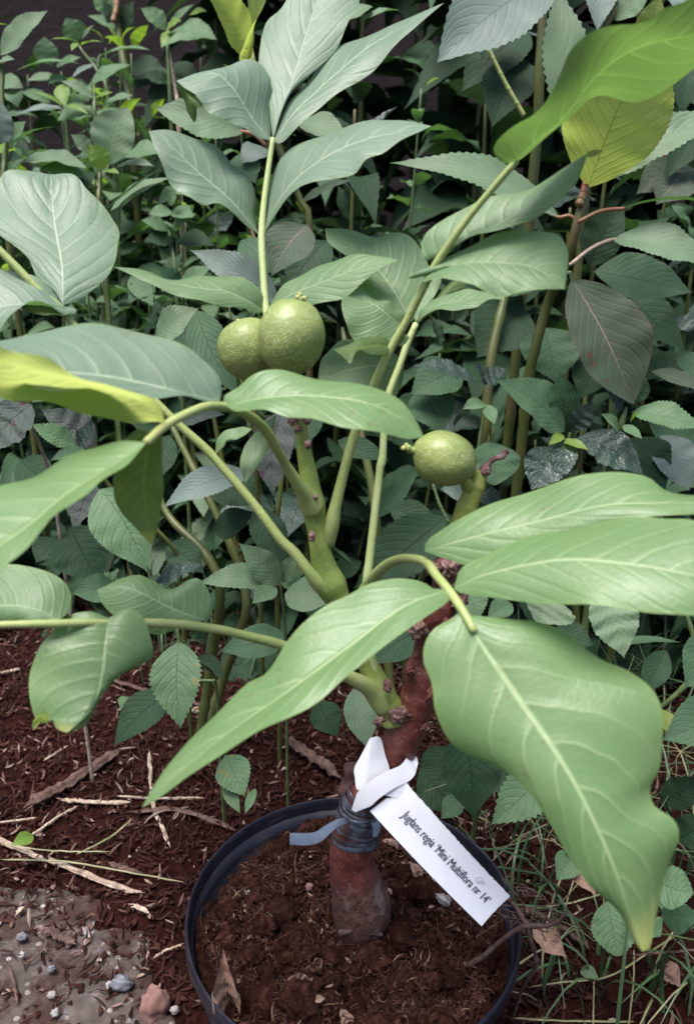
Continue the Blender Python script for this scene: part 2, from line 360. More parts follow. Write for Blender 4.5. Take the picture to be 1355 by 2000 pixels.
#MORE
# ------------------------------------------------------------------ setting: ground, concrete, wall
def fbm(x, y, f, o=4, s=0.):
    return sum(noise.noise(Vector((x * f * 2**k, y * f * 2**k, s + k * 7))) / 2**k for k in range(o))
def soil_mat(name, cs, scale=90, bumpd=.004):
    t = NT(name); g = t.n('NewGeometry').outputs['Position']
    n1 = t.noise(g, scale, 6, .7, .6); n2 = t.noise(g, scale * .25, 4, .6); vo = t.n('TexVoronoi'); vo.inputs['Scale'].default_value = scale * 1.3; t.l(g, vo.inputs['Vector'])
    col = t.ramp(n1, [(.3, cs[0]), (.5, cs[1]), (.68, cs[2])])
    col = t.mix(t.math('MULTIPLY', t.smooth(n2, .45, .75), .6), col, cs[3])
    sp = t.math('LESS_THAN', vo.outputs[0], .12); col = t.mix(t.math('MULTIPLY', sp, .25), col, cs[4])
    h = t.math('ADD', n1, t.math('MULTIPLY', vo.outputs[0], .7))
    return t.done(t.pbsdf(col, 1., .03, t.bump(h, 1., bumpd)).outputs[0])
M_bark = soil_mat('bark_mulch', [(.006, .002, .002), (.018, .006, .005), (.038, .012, .009), (.010, .005, .004), (.16, .10, .08)])
M_soil = soil_mat('peat_soil', [(.005, .002, .002), (.027, .010, .007), (.080, .033, .023), (.022, .010, .007), (.14, .08, .055)], scale=110)

def axis_pts(lo, hi, fine, flo, fhi, far_steps=10):
    a = list(np.arange(flo, fhi + fine / 2, fine))
    l = [flo - (flo - lo) * (k / far_steps) ** 2.2 for k in range(far_steps, 0, -1)]
    r = [fhi + (hi - fhi) * (k / far_steps) ** 2.2 for k in range(1, far_steps + 1)]
    return np.array(l + a + r)
xs = axis_pts(-40, 40, .0085, -.75, .8); ys = axis_pts(-30, 60, .0085, .30, 1.75)
CONC = lambda x, y: max(y - .60, (x + .115) * .75 + (y - .475) * .75) + .07 * fbm(x, y, 13, 4, 3.)       # <0 inside the concrete
def gh(x, y):
    near = 1 if (-.9 < x < .95 and .2 < y < 1.9) else 0
    h = .0
    if near: h = .010 * fbm(x, y, 9, 3) + .0045 * fbm(x, y, 60, 2, 9.)
    c = CONC(x, y)
    return h - .02 * min(1, max(0, (-c + .01) / .05)) if c < .01 else h
V = [(x, y, gh(x, y)) for y in ys for x in xs]
tag(mesh('ground', V, grid_faces(len(ys), len(xs)), M_bark, centre=False), kind='structure')

t = NT('worn_concrete'); g = t.n('NewGeometry').outputs['Position']
vo = t.n('TexVoronoi'); vo.inputs['Scale'].default_value = 120; vo.inputs['Randomness'].default_value = 1; t.l(g, vo.inputs['Vector'])
vo2 = t.n('TexVoronoi'); vo2.inputs['Scale'].default_value = 48; t.l(g, vo2.inputs['Vector'])
c = t.ramp(t.noise(g, 60, 6, .65), [(.3, (.045, .034, .031)), (.55, (.085, .068, .060)), (.75, (.15, .125, .112))])
sepc = t.n('SeparateColor'); t.l(vo.outputs['Color'], sepc.inputs[0])
st = t.ramp(sepc.outputs[0], [(0, (.10, .10, .115)), (.35, (.20, .18, .17)), (.6, (.34, .31, .29)), (.8, (.16, .10, .08)), (1, (.48, .47, .46))])
m1 = t.math('MULTIPLY', t.math('LESS_THAN', vo.outputs[0], .30), t.math('GREATER_THAN', sepc.outputs[1], .45))
c = t.mix(t.math('MULTIPLY', m1, .85), c, st)
sep2 = t.n('SeparateColor'); t.l(vo2.outputs['Color'], sep2.inputs[0])
m2 = t.math('MULTIPLY', t.math('LESS_THAN', vo2.outputs[0], .27), t.math('GREATER_THAN', sep2.outputs[1], .7))
c = t.mix(t.math('MULTIPLY', m2, .8), c, t.ramp(sep2.outputs[0], [(0, (.12, .12, .15)), (.5, (.20, .10, .08)), (1, (.27, .26, .27))]))
c = t.mix(t.math('MULTIPLY', t.smooth(t.noise(g, 22, 6, .75), .44, .58), .85), c, (.035, .014, .011))
h = t.math('ADD', t.noise(g, 90, 5, .7), t.math('ADD', t.math('MULTIPLY', m1, .35), t.math('MULTIPLY', m2, .5)))
M_conc = t.done(t.pbsdf(c, .85, .25, t.bump(h, .9, .0022)).outputs[0])
cx = np.arange(-.75, .05, .012); cy = np.arange(.25, 1.05, .012)
V = [(x, y, -.002 + .002 * fbm(x, y, 12, 3, 5.) - .03 * max(0, min(1, (CONC(x, y) - .0) / .06))) for y in cy for x in cx]
tag(mesh('concrete_path', V, grid_faces(len(cy), len(cx)), M_conc, centre=False), kind='structure')

t = NT('old_brick'); tc = t.n('TexCoord').outputs['Object']; mp = t.n('Mapping'); mp.inputs['Rotation'].default_value = (R(90), 0, 0); t.l(tc, mp.inputs[0])
br = t.n('TexBrick'); br.inputs['Scale'].default_value = 4.5; br.inputs['Mortar Size'].default_value = .015; t.l(mp.outputs[0], br.inputs[0])
br.inputs['Color1'].default_value = (.016, .011, .012, 1); br.inputs['Color2'].default_value = (.024, .016, .016, 1); br.inputs['Mortar'].default_value = (.018, .016, .016, 1)
nn = t.noise(tc, 18, 5, .7); c = t.mix(t.math('MULTIPLY', nn, .5), br.outputs[0], (.03, .022, .024))
M_wall = t.done(t.pbsdf(c, .9, .2, t.bump(t.math('ADD', nn, br.outputs[1]), .5, .01)).outputs[0])
def box(x0, x1, y0, y1, z0, z1):
    V = np.array([(x, y, z) for z in (z0, z1) for y in (y0, y1) for x in (x0, x1)], float)
    return V, [(0, 2, 3, 1), (4, 5, 7, 6), (0, 1, 5, 4), (2, 6, 7, 3), (0, 4, 6, 2), (1, 3, 7, 5)], None
wl = empty('brick_wall', (0, 2.9, 0)); tag(wl, 'dark mauve brown brick garden wall behind the thicket', 'wall')
V, F, _ = box(-4, 4, 2.8, 3.02, -.1, 2.2); mesh('masonry', V, F, M_wall, wl, smooth=False)
V, F, _ = box(-4.05, 4.05, 2.77, 3.05, 2.203, 2.27); mesh('coping', V, F, M_wall, wl, smooth=False)

# ------------------------------------------------------------------ loose mulch (uncountable)
def island_mat(name, stops, rough=.8, base_noise=120):
    t = NT(name); r_ = t.n('NewGeometry'); c = t.ramp(r_.outputs['Random Per Island'], stops)
    c = t.mix(t.math('MULTIPLY', t.noise(r_.outputs['Position'], base_noise, 3), .6), c, (.03, .015, .012))
    return t.done(t.pbsdf(c, rough, .12, t.bump(t.noise(r_.outputs['Position'], 900, 3), .6, .0005)).outputs[0])
M_chip = island_mat('mulch_chips', [(0, (.012, .004, .003)), (.4, (.038, .011, .008)), (.65, (.07, .022, .016)), (.84, (.035, .014, .012)), (.91, (.14, .07, .05)), (1, (.42, .30, .25))])
M_fib = island_mat('peat_fibre', [(0, (.015, .005, .004)), (.4, (.038, .014, .010)), (.72, (.095, .038, .026)), (.9, (.08, .03, .02)), (1, (.36, .24, .17))])
def debris(n, pos, lmin, lmax, wmin, wmax, tilt=.5, lift=.003, seg=4, curl=.5, rs=RNG):
    """n little bent flakes: each a strip of seg cross-sections with thickness"""
    V, F = [], []
    for k in range(n):
        c = pos(); a = rs.uniform(0, 6.283); L = rs.uniform(lmin, lmax) * (1 if rs.random() < .85 else 1.6); w_ = rs.uniform(wmin, wmax)
        tl = rs.normal(0, tilt); d = np.array([math.cos(a) * math.cos(tl), math.sin(a) * math.cos(tl), math.sin(tl)])
        s_ = nrm(np.cross(d, [0, 0, 1.])); n_ = np.cross(s_, d); cu = rs.normal(0, curl); cs = rs.normal(0, curl); o = len(V)
        for i in range(seg):
            q = i / (seg - 1) - .5; p = c + np.array([0, 0, lift + abs(math.sin(tl)) * L * .3]) + d * L * q + n_ * (cu * L * (.25 - q * q)) + s_ * (cs * L * (.25 - q * q))
            ww = w_ * (1 - .75 * (2 * abs(q)) ** 2)
            V += [p + s_ * ww * .5, p - s_ * ww * .5, p + n_ * ww * .45]
        for i in range(seg - 1):
            b = o + i * 3
            F += [(b, b + 3, b + 4, b + 1), (b + 1, b + 4, b + 5, b + 2), (b + 2, b + 5, b + 3, b)]
    return np.array(V), F
def pos_left():
    while True:
        x = RNG.uniform(-.72, .22); y = RNG.uniform(.45, 1.45)
        if math.hypot(x - .011, y - .446) < .125: continue
        c = CONC(x, y)
        if c < 0 and RNG.random() > .42 + .7 * max(0, 1 + c / .05): continue
        return np.array([x, y, max(gh(x, y), -.003)])
V, F = debris(15000, pos_left, .005, .019, .0008, .0034)
V2, F2 = debris(5200, pos_left, .003, .009, .0025, .006, tilt=.3)
def pos_right():
    while True:
        x = RNG.uniform(.0, .75); y = RNG.uniform(.36, 1.3)
        if math.hypot(x - .011, y - .446) < .125: continue
        return np.array([x, y, gh(x, y)])
V3, F3 = debris(5000, pos_right, .006, .02, .001, .0035)
a, f, _, _ = join([(V, F, None), (V2, F2, None), (V3, F3, None)])
tag(mesh('bark_mulch', a, f, M_chip, smooth=False, centre=False), 'loose reddish brown bark mulch strewn over the ground', 'mulch', kind='stuff')

# ------------------------------------------------------------------ plant pot
PC = np.array([.0111, .4464])
def lathe(prof, n=144, c=PC, mod=None):
    V = [(c[0] + r * math.cos(2 * math.pi * k / n), c[1] + r * math.sin(2 * math.pi * k / n), z) for (r, z) in prof for k in range(n)]
    return np.array(V), grid_faces(len(prof), n, wrap=True)
t = NT('pot_plastic'); g = t.n('NewGeometry').outputs['Position']
c = t.mix(t.math('MULTIPLY', t.smooth(t.noise(g, 35, 5, .7), .45, .75), .35), (.010, .010, .018), (.06, .048, .05))
sc1 = t.n('Mapping'); sc1.inputs['Scale'].default_value = (30, 30, 400); t.l(g, sc1.inputs[0])
c = t.mix(t.math('MULTIPLY', t.smooth(t.noise(sc1.outputs[0], 1, 3), .6, .7), .25), c, (.11, .11, .14))
rg = t.math('MULTIPLY_ADD', t.noise(g, 50, 5, .7), .35, .22)
M_pot = t.done(t.pbsdf(c, rg, .28, t.bump(t.noise(g, 160, 3), .25, .0006)).outputs[0])
pot = empty('flower_pot', (*PC, 0)); tag(pot, 'round dark blue black plastic pot holding the little walnut tree', 'pot')
V, F = lathe([(.0, .004), (.086, .004), (.088, .0), (.092, .003), (.1176, RIM - .012), (.1158, RIM - .011), (.1135, RIM - .022), (.1120, RIM - .025), (.1095, RIM - .027), (.1060, RIM - .034), (.101, RIM - .06), (.09, .01), (.0, .008)])
mesh('wall', V, F, M_pot, pot)
V, F = lathe([(.1162, RIM - .011), (.1172, RIM - .0035), (.1178, RIM - .001), (.1185, RIM), (.1194, RIM - .0006), (.1204, RIM - .0030), (.1202, RIM - .013), (.1190, RIM - .0145), (.1175, RIM - .0142), (.1163, RIM - .0125)])
for i in range(len(V)):        # two nicks in the rim near the front left
    th = math.degrees(math.atan2(V[i, 1] - PC[1], V[i, 0] - PC[0]))
    for t0, dp in ((-154, .0022), (-170, .0012)):
        V[i, 2] -= dp * math.exp(-((th - t0) / 1.6) ** 2)
mesh('rim', V, F, M_pot, pot)

# ------------------------------------------------------------------ soil in the pot
def soil_h(x, y):
    dx, dy = x - PC[0], y - PC[1]; r = math.hypot(dx, dy)
    h = RIM - .023 + (.015 * fbm(x, y, 24, 3, 2.)) + .011 * abs(fbm(x, y, 55, 4, 4.)) + .006 * max(0, 1 - ((dx + .02)**2 + (dy - .065)**2) / .0012)
    h += .010 * max(0, 1 - r / .05) * .3
    h -= .008 * max(0, 1 - ((dx + .115)**2 + (dy - .035)**2) / .0022)      # gap along the wall at the left
    h += .004 * max(0, -dy / .1)
    return h
V, nr_, nth = [], 56, 200
for i in range(nr_):
    r = .1130 * i / (nr_ - 1)
    for k in range(nth):
        a = 2 * math.pi * k / nth; x, y = PC[0] + r * math.cos(a), PC[1] + r * math.sin(a)
        V.append((x, y, soil_h(x, y)))
F = grid_faces(nr_, nth, wrap=True); V = np.array(V)
def pos_pot():
    r = .106 * math.sqrt(RNG.random()); a = RNG.uniform(0, 6.283); x, y = PC[0] + r * math.cos(a), PC[1] + r * math.sin(a)
    return np.array([x, y, soil_h(x, y)])
d1, f1 = debris(5200, pos_pot, .003, .011, .0004, .0012, tilt=.6, lift=.001, seg=5, curl=.9)
d2, f2 = debris(2600, pos_pot, .002, .006, .0015, .0035, tilt=.5, lift=.001)
d3, f3 = debris(320, pos_pot, .012, .03, .0003, .0005, tilt=.35, lift=.002, seg=8, curl=.8)
# crumbs of peat
cr_v, cr_f = [], []
for k in range(450):
    p = pos_pot(); rr = RNG.uniform(.0015, .0055) if k < 390 else RNG.uniform(.005, .0135); nseg = 9; o = len(cr_v)
    for i in range(7):
        ph = math.pi * i / 6
        for j in range(nseg):
            th = 2 * math.pi * j / nseg; d = Vector((math.sin(ph) * math.cos(th), math.sin(ph) * math.sin(th), math.cos(ph)))
            q = rr * (1 + .45 * noise.noise(d * 2.3 + Vector((k, 0, 0))) + .2 * noise.noise(d * 6 + Vector((k, 3, 0))))
            cr_v.append(p + np.array(d) * q * np.array([1, 1, .75]))
    cr_f += grid_faces(7, nseg, o, wrap=True)
a, f, uv, mi = join([(V, F, None, 0), (d1, f1, None, 1), (d2, f2, None, 1), (d3, f3, None, 1), (np.array(cr_v), cr_f, None, 0)])
tag(mesh('potting_soil', a, f, [M_soil, M_fib], mi=mi, smooth=False), 'crumbly dark brown peat soil with root fibres filling the pot', 'soil', kind='stuff')

# ------------------------------------------------------------------ the walnut tree
tree = empty('walnut_tree', P(700, 1865, .573)); tag(tree, 'young grafted walnut tree with three green nuts growing in the round pot', 'tree')
def knob_tube(name, pts, mat, parent, rings=(), **k):
    """pts (x,y,d,rpx); rings: (fraction, width, extra) swellings"""
    q = crom([(*P(a, b, d), pr(r, d)) for a, b, d, r in pts], k.pop('n', 90))
    u = np.linspace(0, 1, len(q))
    for (u0, w_, e) in rings: q[:, 3] *= 1 + e * np.exp(-((u - u0) / w_) ** 2)
    return tube(name, q[:, :3], q[:, 3], mat, parent, n=len(q), **k)
collar_unused = [(715, 1905, .585, 26), (712, 1880, .580, 34), (706, 1845, .574, 44), (706, 1805, .568, 52), (705, 1770, .562, 57), (697, 1735, .556, 53), (688, 1705, .551, 47), (686, 1685, .547, 44)]
trunk = [(716, 1905, 0.585, 26), (712, 1880, 0.58, 34), (706, 1845, 0.574, 44), (706, 1805, 0.568, 53), (706, 1770, 0.562, 58), (698, 1735, 0.556, 53), (690, 1705, 0.551, 47), (686, 1675, 0.546, 42.5), (690, 1640, 0.541, 43), (697, 1600, 0.536, 39), (710, 1565, 0.531, 35), (735, 1530, 0.526, 29.7), (760, 1495, 0.521, 32.4), (780, 1455, 0.515, 36.0), (797, 1415, 0.51, 36.9), (812, 1375, 0.505, 34.2), (818, 1340, 0.5, 29.7), (819, 1305, 0.497, 28.8), (822, 1285, 0.494, 18.9), (828, 1255, 0.49, 18.9), (840, 1222, 0.486, 24.3), (855, 1198, 0.483, 32.4), (865, 1165, 0.48, 25.2), (868, 1135, 0.477, 24.3), (875, 1105, 0.473, 23.4), (884, 1085, 0.47, 18.0), (890, 1060, 0.467, 16.2)]
tk = knob_tube('trunk', trunk, MT['bark'], tree, rings=((.70, .008, .06), (.49, .012, .05), (.89, .01, .15), (.95, .01, .25)), n=220, sides=36, bump=.05, freq=70)
def blob(name, x, y, d, rx, ry, rz, mat, parent, rough=.35, f=2.2, seed=0, rot=0, n=26, flute=0):
    c = P(x, y, d); V = []; ca, sa = math.cos(rot), math.sin(rot)
    for i in range(n):
        ph = math.pi * i / (n - 1)
        for j in range(n):
            th = 2 * math.pi * j / n; e = Vector((math.sin(ph) * math.cos(th), math.sin(ph) * math.sin(th), math.cos(ph)))
            q = 1 + rough * noise.noise(e * f + Vector((seed, seed * .7, 0))) + flute * noise.noise(e * f * 3 + Vector((seed, 5, 0)))
            a, b, cc = e.x * pr(rx, d) * q, e.z * pr(ry, d) * q, e.y * pr(rz, d) * q
            a, b = a * ca - b * sa, a * sa + b * ca
            V.append(c + RT * a + UP * b + FW * cc)
    return mesh(name, V, grid_faces(n, n, wrap=True), mat, parent, [(i / n, j / n) for i in range(n) for j in range(n)])
# torn bark lips and old scars on the trunk
tube('old_stub', PX([(692, 1600, .542), (688, 1550, .540), (694, 1498, .537)]), [pr(r_, .54) for r_ in (30, 27, 20)], MT['bark_dark'], tree, n=50, sides=24, bump=.35, freq=120)
for i, (x, y, d, a, b) in enumerate([(815, 1228, .478, 17, 21), (848, 1112, .468, 14, 15), (878, 1108, .462, 18, 16), (897, 1172, .472, 15, 18), (872, 1222, .473, 30, 14), (888, 1140, .468, 16, 17), (838, 1355, .492, 9, 22), (775, 1392, .500, 16, 18), (826, 1418, .500, 12, 14), (800, 1310, .490, 14, 12)]):
    blob('bark_scar', x, y, d, a * (1 if i in (0, 1, 2, 3) else .6), b * (1 if i in (0, 1, 2, 3) else .7), 14, MT['scar'] if i in (0, 1, 2, 3, 5) else MT['bark'], tk, .7, 2.6, seed=i * 3.1, rot=i, flute=.35)
stub = [(889, 1075, .467, 19), (897, 1030, .464, 20), (908, 1000, .462, 21), (920, 970, .460, 19), (932, 940, .458, 16), (940, 922, .457, 13)]
sb = knob_tube('branch', stub, MT['stub'], tree, rings=((.83, .03, .12), (.55, .03, .08)), n=40, sides=18, bump=.06, freq=110)
blob('bud', 947, 919, .4545, 11, 11, 10, MT['scar'], sb, .4, 2.4, seed=5, flute=.2)
tube('dead_tip', PX([(946, 922, .456), (955, 905, .455), (965, 896, .4545), (978, 892, .454), (986, 884, .454), (992, 886, .454)]), [pr(r, .455) for r in (10, 6.5, 5, 6, 7.5, 3)], MT['scar'], sb, n=40, bump=.5, freq=260, sides=12)
gb = [(772, 1412, 0.506, 25.8), (765, 1390, 0.505, 24.9), (750, 1365, 0.502, 25.8), (738, 1345, 0.501, 26.7), (724, 1310, 0.499, 21.5), (706, 1275, 0.497, 20.6), (685, 1225, 0.494, 21.5), (662, 1175, 0.49, 24.1), (645, 1140, 0.487, 28.4), (632, 1105, 0.484, 24.1), (624, 1065, 0.48, 20.6), (619, 1030, 0.477, 20.6), (612, 990, 0.473, 23.2), (607, 955, 0.47, 19.8), (600, 915, 0.466, 17.2), (594, 880, 0.462, 14.6), (589, 845, 0.459, 12.9), (583, 815, 0.456, 12.9), (576, 780, 0.453, 12.0), (570, 745, 0.449, 7.7)]
br_ = knob_tube('branch', gb, MT['branch'], tree, rings=((.10, .02, .10), (.05, .015, .08), (.44, .03, .08), (.68, .02, .08), (.885, .012, .12), (.935, .012, .16)), n=150, sides=22, bump=.06, freq=80)
for (x, y, d, a, b, r) in [(757, 1340, .486, 8, 13, .3), (780, 1396, .495, 18, 15, .1), (572, 822, .447, 10, 9, 0), (600, 822, .447, 7, 8, 0), (582, 838, .446, 8, 7, 0), (601, 868, .447, 6, 9, 0), (609, 1048, .466, 6, 11, 0), (740, 1408, .49, 12, 6, .4), (614, 972, .462, 7, 6, 0)]:
    blob('bud', x, y, d, a, b, 9, MT['scar'], br_, .5, 2.4, seed=x, rot=r, flute=.3)

# walnuts
t = NT('walnut_husk'); g = t.n('NewGeometry').outputs['Position']
vo = t.n('TexVoronoi'); vo.inputs['Scale'].default_value = 620; t.l(t.mix(.25, g, t.noise(g, 300, 2)), vo.inputs['Vector'])
vo3 = t.n('TexVoronoi'); vo3.inputs['Scale'].default_value = 950; t.l(g, vo3.inputs['Vector'])
c = t.ramp(t.noise(g, 45, 4), [(.3, (.175, .225, .058)), (.7, (.255, .30, .09))])
c = t.mix(t.math('MULTIPLY', t.smooth(t.noise(g, 130, 2), .45, .7), .3), c, (.17, .19, .05))
f = t.math('MULTIPLY', t.smooth(t.math('SUBTRACT', .5, vo3.outputs[0]), .1, .34), t.smooth(t.noise(g, 220, 2), .38, .55))
c = t.mix(t.math('MULTIPLY', f, .9), c, (.56, .58, .32))
M_husk = t.done(t.pbsdf(c, .42, .5, t.bump(t.math('ADD', f, t.math('MULTIPLY', t.noise(g, 320, 4), 1.4)), .55, .0006), Subsurface_Weight=.15, Subsurface_Scale=.004).outputs[0])
M_husk.node_tree.nodes['Principled BSDF'].inputs['Subsurface Radius'].default_value = (.6, 1, .3)
def nut(x, y, d, rx, ry, rot, tip, label):
    o = blob('walnut', x, y, d, rx, ry, (rx + ry) / 2, M_husk, tree, .07, 1.1, seed=x, rot=rot, n=48, flute=.008); o['label'] = label
    (ax, ay), (bx, by) = tip
    tube('stigma', PX([(ax, ay, d - .004), ((ax + bx) / 2, (ay + by) / 2, d - .005), (bx, by, d - .006)]), [pr(r, d) for r in (10, 7, 8)], M_husk, o, n=20, bump=.4, freq=300)
    for k in range(4): blob('stigma_lobe', bx + (-7, 7, -2, 4)[k], by + (-1, 1, -6, 5)[k], d - .007 + .002 * k, 5, 4.2, 4, MT['young_husk'], o, .7, 3, seed=k + x, n=12, flute=.5)
MT['young_husk'] = stem_mat('dry_stigma', (.36, .38, .10), (.46, .44, .16), (.28, .2, .08), sc_=400)
nut(568, 658, .430, 66, 74, -.10, ((583, 606), (588, 582)), 'larger upper green walnut in front with a stigma on top')
nut(487, 683, .458, 61, 62, .2, ((470, 640), (468, 634)), 'green walnut half hidden behind the other nut')
nut(867, 895, .448, 64, 54, -.32, ((812, 880), (795, 876)), 'oval green walnut lying sideways by the dead tip')
tube('nut_stalk', PX([(570, 745, .449), (575, 722, .44), (572, 700, .432)]), [pr(9, .44)] * 3, MT['branch'], br_)
tube('nut_stalk', PX([(582, 800, .455), (540, 760, .458), (505, 715, .46)]), [pr(9, .45)] * 3, MT['branch'], br_)
tube('nut_stalk', PX([(905, 935, .452), (915, 950, .455), (922, 965, .459)]), [pr(11, .45)] * 3, MT['stub'], sb)

def rachis(pts, label, mat='petiole', **k):
    o = tube('compound_leaf', PX(pts), [pr(p[3], p[2]) for p in pts], MT[mat], tree, n=70, sides=12, bump=.05, freq=120, **k); o['label'] = label; return o
# A: upright leaf above the two nuts
A = rachis([(585, 800, .457, 10), (552, 720, .472, 9), (530, 650, .484, 8), (519, 600, .488, 7.5), (514, 530, .491, 7), (511, 460, .494, 7), (516, 390, .496, 6), (527, 310, .498, 5.5), (533, 270, .498, 5)], 'upright compound leaf rising behind the pair of nuts', 'petiole_pale')
hero(A, [(533, 271, .498), (548, 217, .503), (573, 150, .512), (594, 77, .523), (620, 0, .536), (650, -75, .548)],
     [(530, 245), (525, 200), (515, 155), (505, 129), (507, 95), (511, 60), (522, 31), (550, 14), (575, -20), (605, -60)],
     [(552, 215), (573, 176), (607, 145), (635, 119), (658, 95), (671, 67), (683, 40), (699, 12), (703, -30), (680, -65)], .006, .004, 'walnut_cool')
hero(A, [(535, 276, .498), (573, 222, .50), (620, 180, .505), (668, 138, .508), (725, 88, .508), (790, 48, .505), (866, 6, .50)],
     [(545, 240), (565, 200), (600, 165), (640, 122), (692, 78), (750, 50), (806, 28)],
     [(552, 278), (594, 238), (646, 196), (700, 152), (744, 122), (790, 72), (835, 32)], .024, -.010, 'walnut_cool')
hero(A, [(528, 274, .498), (486, 222, .492), (449, 170, .486), (415, 143, .482), (345, 158, .478)],
     [(531, 240), (532, 207), (522, 155), (496, 124), (455, 128), (400, 136)],
     [(510, 270), (486, 261), (455, 238), (413, 222), (393, 199), (365, 175)], .020, -.014, 'walnut_cool')
hero(A, [(347, 160, .479), (364, 182, .474), (385, 210, .472)], [(348, 175), (362, 208), (382, 240)], [(362, 163), (380, 185), (398, 208)], .008, .0, 'walnut_lit', name='leaflet_tip', label='curled back yellow green tip of a leaflet', nu=16, nv=9)
hero(A, [(505, 458, .494), (470, 415, .486), (430, 372, .478), (390, 335, .472), (340, 290, .468), (291, 256, .466)],
     [(498, 425), (501, 387), (488, 346), (465, 328), (429, 297), (382, 270), (330, 254)],
     [(480, 440), (450, 418), (424, 400), (393, 402), (362, 377), (336, 351), (315, 315), (300, 284)], .024, -.012, 'walnut_cool', quilt=.0007)
hero(A, [(515, 460, .494), (532, 412, .49), (568, 358, .482), (630, 312, .474), (715, 275, .468), (780, 258, .466), (842, 246, .465)],
     [(517, 410), (520, 365), (540, 325), (568, 300), (620, 273), (666, 256), (720, 233), (772, 231)],
     [(530, 432), (558, 392), (600, 358), (640, 342), (692, 341), (718, 312), (752, 300), (800, 268)], .026, -.018, 'walnut_cool')
hero(A, [(517, 607, .488), (486, 590, .480), (440, 568, .472), (390, 560, .466), (330, 550, .462), (222, 521, .458)],
     [(512, 575), (486, 549), (439, 532), (393, 535), (331, 548), (269, 527)],
     [(500, 612), (470, 600), (439, 597), (393, 590), (336, 573), (275, 546)], .012, -.006, 'walnut')
hero(A, [(522, 606, .488), (548, 586, .482), (600, 560, .474), (650, 540, .468), (710, 522, .464), (779, 508, .46)],
     [(538, 580), (558, 552), (594, 527), (640, 510), (700, 501), (745, 502)],
     [(545, 600), (600, 598), (650, 588), (681, 577), (718, 541), (748, 522)], .012, -.006, 'walnut')
# B: tall leaf leaning to the upper right
B = rachis([(641, 1062, .480, 13), (648, 1025, .474, 15), (656, 985, .470, 12), (672, 920, .464, 10), (692, 850, .457, 10), (715, 790, .449, 9), (742, 725, .442, 9), (768, 672, .436, 8), (795, 625, .430, 8), (825, 565, .421, 8), (858, 505, .412, 8), (915, 425, .400, 7), (960, 370, .393, 7), (1009, 313, .385, 7)], 'long stalked compound leaf leaning to the upper right')
hero(B, [(1007, 316, .385), (1045, 275, .378), (1092, 234, .370), (1155, 161, .358), (1217, 114, .348), (1274, 91, .338), (1355, 68, .325), (1480, 20, .30)],
     [(985, 318), (963, 300), (962, 285), (973, 265), (1005, 235), (1045, 207), (1097, 151), (1129, 113), (1191, 68), (1264, 46), (1295, 20), (1332, 2), (1400, -35)],
     [(1030, 300), (1087, 243), (1118, 224), (1170, 194), (1230, 186), (1295, 174), (1332, 158), (1365, 130), (1450, 60)], -.012, .028, 'walnut_lit', label='large backlit yellow green end leaflet', wave=.004)
hero(B, [(856, 502, .413), (900, 470, .408), (985, 435, .402), (1056, 386, .398), (1118, 335, .394), (1146, 300, .392)],
     [(826, 508), (822, 482), (832, 453), (884, 421), (941, 400), (1014, 375), (1056, 354), (1118, 315)],
     [(870, 500), (894, 480), (931, 460), (1004, 443), (1060, 414), (1097, 387), (1123, 360), (1141, 317)], .014, -.004, 'walnut')
hero(B, [(1141, 306, .392), (1156, 298, .390), (1178, 294, .389)], [(1148, 297), (1160, 291)], [(1150, 308), (1163, 303)], 0, 0, 'walnut_yellow', name='leaflet_tip', nu=10, nv=7)
hero(B, [(838, 535, .416), (880, 522, .408), (950, 510, .400), (1020, 515, .393), (1065, 535, .389), (1101, 565, .386)],
     [(800, 545), (800, 534), (842, 518), (910, 482), (988, 457), (1045, 449), (1087, 456), (1108, 488), (1107, 530)],
     [(825, 552), (860, 548), (900, 552), (962, 567), (1024, 569), (1066, 566)], .014, -.008, 'walnut')
hero(B, [(762, 678, .437), (735, 672, .430), (700, 682, .424), (650, 682, .42)], [(755, 660), (732, 655), (712, 657), (690, 671)], [(752, 690), (720, 690), (702, 690), (684, 711), (668, 694)], .006, -.006, 'walnut_lit')
hero(B, [(770, 668, .438), (785, 665, .434), (800, 658, .43)], [(778, 655), (790, 652)], [(780, 676), (795, 668)], 0, 0, 'walnut', name='leaflet_tip', nu=12, nv=7)
# C: thin pale stalk beside it
C = rachis([(742, 1360, .500, 10), (727, 1290, .494, 9), (716, 1200, .486, 9), (716, 1141, .481, 9), (723, 1080, .479, 8.5), (733, 990, .476, 8), (742, 915, .475, 8), (744, 905, .475, 10), (747, 895, .475, 8), (750, 840, .474, 7), (757, 777, .473, 7), (780, 714, .472, 7), (795, 672, .471, 7), (812, 632, .470, 6)], 'thin pale straight stalk carrying a small leaf', 'petiole_pale')
hero(C, [(816, 632, .470), (835, 608, .466), (880, 590, .462), (930, 580, .458), (984, 586, .456)], [(822, 605), (858, 579), (900, 565), (941, 569), (972, 573)], [(828, 618), (853, 608), (889, 607), (920, 598), (955, 585)], .008, -.006, 'walnut')
hero(C, [(803, 628, .472), (775, 580, .476), (745, 533, .480), (710, 498, .482), (634, 446, .484)], [(822, 608), (840, 585), (846, 552), (836, 520), (822, 487), (800, 463), (765, 457), (735, 463), (690, 449)], [(780, 622), (735, 590), (703, 560), (688, 508), (660, 490), (640, 474)], .012, -.004, 'walnut')
hero(C, [(788, 640, .471), (755, 615, .466), (725, 592, .464), (688, 566, .463)], [(790, 612), (765, 602), (730, 580), (708, 560)], [(784, 652), (760, 668), (728, 672), (695, 664), (676, 634), (667, 598), (672, 575)], .006, -.006, 'walnut')
hero(C, [(790, 712, .475), (740, 712, .486), (690, 722, .494), (620, 745, .50)], [(770, 690), (720, 668), (665, 665), (630, 700)], [(780, 760), (740, 800), (690, 800), (640, 775)], .01, -.004, 'walnut')
